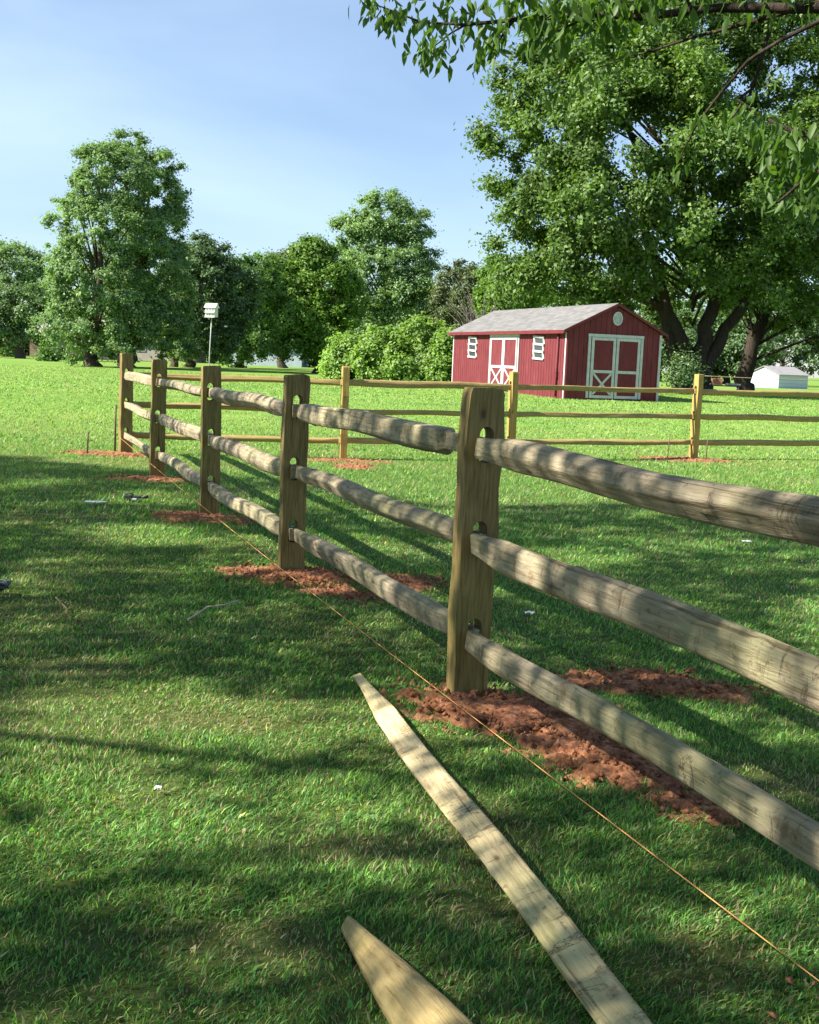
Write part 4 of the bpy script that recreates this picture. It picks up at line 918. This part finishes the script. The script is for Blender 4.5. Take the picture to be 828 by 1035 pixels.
def boughs(base, fork, P, k, rg, r0):
    res = [([base+Vector((0, 0, -.3)), base+Vector((0, 0, 1.)), fork], [r0*1.25, r0, r0*.8])]
    idx = rg.choice(len(P), min(k, len(P)), replace=False)
    for i in idx:
        e = Vector(P[i]); mid = fork.lerp(e, .5)+Vector((0, 0, .5)); pts = [fork.lerp(mid, t)*(1-t)+mid.lerp(e, t)*t for t in np.linspace(0, 1, 6)]
        if inframe(np.array([list(q) for q in pts]), 20).any(): continue
        res.append((pts, [r0*.34, r0*.2, r0*.13, r0*.08, r0*.05, r0*.025]))
    return res
rg = np.random.default_rng(12)
trunk(ra, boughs(Vector((-9.8, 3.2, 0)), Vector((-9.6, 3.3, 4.3)), P[selA], 14, rg, .26), M['bark'])
# the cherry: crown over the camera, plus the visible hanging branches
def V_at(pts): return [at(*p) for p in pts]
vis = [V_at([(1000, 12, 6.2), (900, 4, 6.4), (828, 8, 6.5), (724, 8, 6.7), (650, 17, 6.8), (591, 14, 6.9), (520, 20, 7.0), (470, 25, 7.1), (425, 22, 7.2)]),
       V_at([(900, -12, 6.3), (828, 22, 6.3), (790, 40, 6.4), (757, 61, 6.5), (730, 92, 6.6), (707, 122, 6.6), (692, 150, 6.7), (680, 177, 6.7)]),
       V_at([(860, -6, 6.5), (828, 3, 6.6), (760, 22, 6.8), (700, 38, 7.0), (650, 54, 7.2), (602, 69, 7.3)]),
       V_at([(780, 25, 6.8), (770, 60, 6.8), (758, 95, 6.9), (735, 125, 6.9)]),
       V_at([(900, 90, 5.6), (860, 112, 5.8), (828, 140, 5.9), (800, 132, 6.0), (770, 118, 6.1), (745, 100, 6.1)]),
       V_at([(900, 150, 5.6), (850, 165, 5.7), (815, 180, 5.8), (785, 205, 5.9)]),
       V_at([(520, 20, 7.0), (500, 45, 7.0), (487, 62, 7.0)]), V_at([(470, 25, 7.1), (455, 34, 7.1), (440, 46, 7.1)]), V_at([(425, 22, 7.2), (400, 12, 7.2), (378, 4, 7.2)]),
       V_at([(650, 17, 6.8), (630, 2, 6.8), (600, -12, 6.8)]), V_at([(600, 14, 6.9), (570, 28, 6.9), (548, 36, 6.9)]), V_at([(700, 10, 6.7), (690, -10, 6.7)])]
rr_ = [[.05, .04, .032, .024, .020, .017, .013, .009, .005], [.02, .013, .011, .009, .007, .006, .004, .002], [.022, .016, .012, .009, .006, .003], [.012, .010, .007, .004], [.03, .022, .016, .011, .008, .004], [.022, .015, .010, .005],
       [.009, .006, .003], [.007, .005, .003], [.007, .005, .003], [.012, .008, .004], [.010, .006, .003], [.010, .006]]
fork = Vector((5.3, 3.7, 3.9))
paths = boughs(Vector((5.6, 3.6, 0)), fork, PB, 18, rg, .24)
for st_, r in ((vis[0][0], .05), (vis[1][0], .03), (vis[2][0], .03), (vis[4][0], .03), (vis[5][0], .022)):
    paths.append(([fork, fork.lerp(st_, .5)+Vector((0, 0, .3)), st_], [.16, .12, r]))
paths += list(zip(vis, rr_))
trunk(rb, paths, M['bark_dark'], seg=8)
canopy(rb, PB, 2)
# hanging leaf sprays on the visible branches (6-sided blades with a folded midrib)
def sprays(specs, seed):
    rg = np.random.default_rng(seed); Vs, Fs, Ss, Cs = [], [], [], []; off = 0; tw_ = []
    for (px, py, d, nl, spread, ln) in specs:
        c = np.array(at(px, py, d)); k = d/FPX
        for _ in range(nl):
            r0 = c+np.array([rg.normal(0, spread*k), rg.normal(0, .16), rg.normal(0, spread*.55*k)])
            t = np.array([rg.normal(0, .45), rg.normal(0, .45), -.85+rg.normal(0, .25)]); t /= np.linalg.norm(t)
            nn = rg.normal(0, 1, 3); nn[1] -= .4; nn -= (nn@t)*t; nn /= np.linalg.norm(nn); s = np.cross(nn, t)
            L = ln*(.65+.6*rg.random()); w = L*(.15+.05*rg.random()); cv = -nn*L*.10
            q = [r0, r0+t*L*.3+s*w+nn*w*.35, r0+t*L*.68+s*w*.75+nn*w*.3+cv*.5, r0+t*L+cv, r0+t*L*.68-s*w*.75+nn*w*.3+cv*.5, r0+t*L*.3-s*w+nn*w*.35, r0+t*L*.3, r0+t*L*.68+cv*.5]
            Vs += q; o = off; Fs += [o, o+1, o+6, o+0+0, o+6, o+5, o+6, o+1, o+2, o+7, o+6, o+7, o+4, o+5, o+7, o+2, o+3, o+7, o+3, o+4]; Ss += [3, 3, 4, 4, 3, 3]; off += 8
            Cs += [np.clip(.5+rg.normal(0, .2), 0, 1)]*8
    return np.array(Vs), np.array(Fs), Ss, np.array(Cs)
sp1 = [(381, 6, 7.2, 44, 9, 0.080), (400, 14, 7.2, 37, 9, 0.080), (398, 20, 7.2, 20, 6, 0.072), (435, 44, 7.1, 44, 12, 0.088), (428, 55, 7.1, 23, 7, 0.088), (450, 38, 7.1, 23, 8, 0.080), (432, 8, 7.2, 44, 16, 0.088), (465, 10, 7.1, 44, 16, 0.088), (490, 50, 7.0, 27, 7, 0.096), (500, 30, 7.0, 27, 10, 0.096),
       (520, 8, 7.0, 57, 18, 0.096), (552, 6, 6.9, 61, 16, 0.104), (552, 32, 6.9, 44, 12, 0.104), (585, 8, 6.9, 68, 20, 0.104), (600, 22, 6.9, 27, 12, 0.096), (625, 2, 6.8, 68, 20, 0.104), (570, 42, 6.9, 13, 6, 0.096), (665, 0, 6.8, 51, 18, 0.096), (700, -4, 6.7, 40, 18, 0.096), (740, 0, 6.7, 30, 18, 0.096), (790, -4, 6.6, 40, 20, 0.096), (825, 10, 6.5, 27, 12, 0.096),
       (602, 72, 7.3, 23, 9, 0.080), (560, 92, 7.3, 17, 8, 0.080), (640, 60, 7.2, 17, 9, 0.080), (680, 170, 6.7, 13, 10, 0.072), (700, 125, 6.6, 17, 9, 0.072), (735, 122, 6.9, 17, 9, 0.072), (760, 95, 6.8, 10, 8, 0.072)]
sp2 = [(770, 130, 6.1, 44, 13, .085), (790, 145, 6.0, 50, 13, .09), (810, 158, 5.9, 56, 12, .09), (826, 140, 5.9, 46, 10, .09), (800, 186, 5.9, 22, 13, .085), (822, 178, 5.8, 26, 10, .09), (788, 205, 5.9, 12, 8, .08), (822, 200, 5.8, 14, 7, .085), (752, 112, 6.1, 12, 8, .08), (840, 160, 5.8, 30, 16, .09)]
Vv, Ff, Sz, Cc = sprays(sp1+sp2, 5)
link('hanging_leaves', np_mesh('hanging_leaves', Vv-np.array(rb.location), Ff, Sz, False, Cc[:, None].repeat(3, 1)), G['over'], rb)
print('scene built')
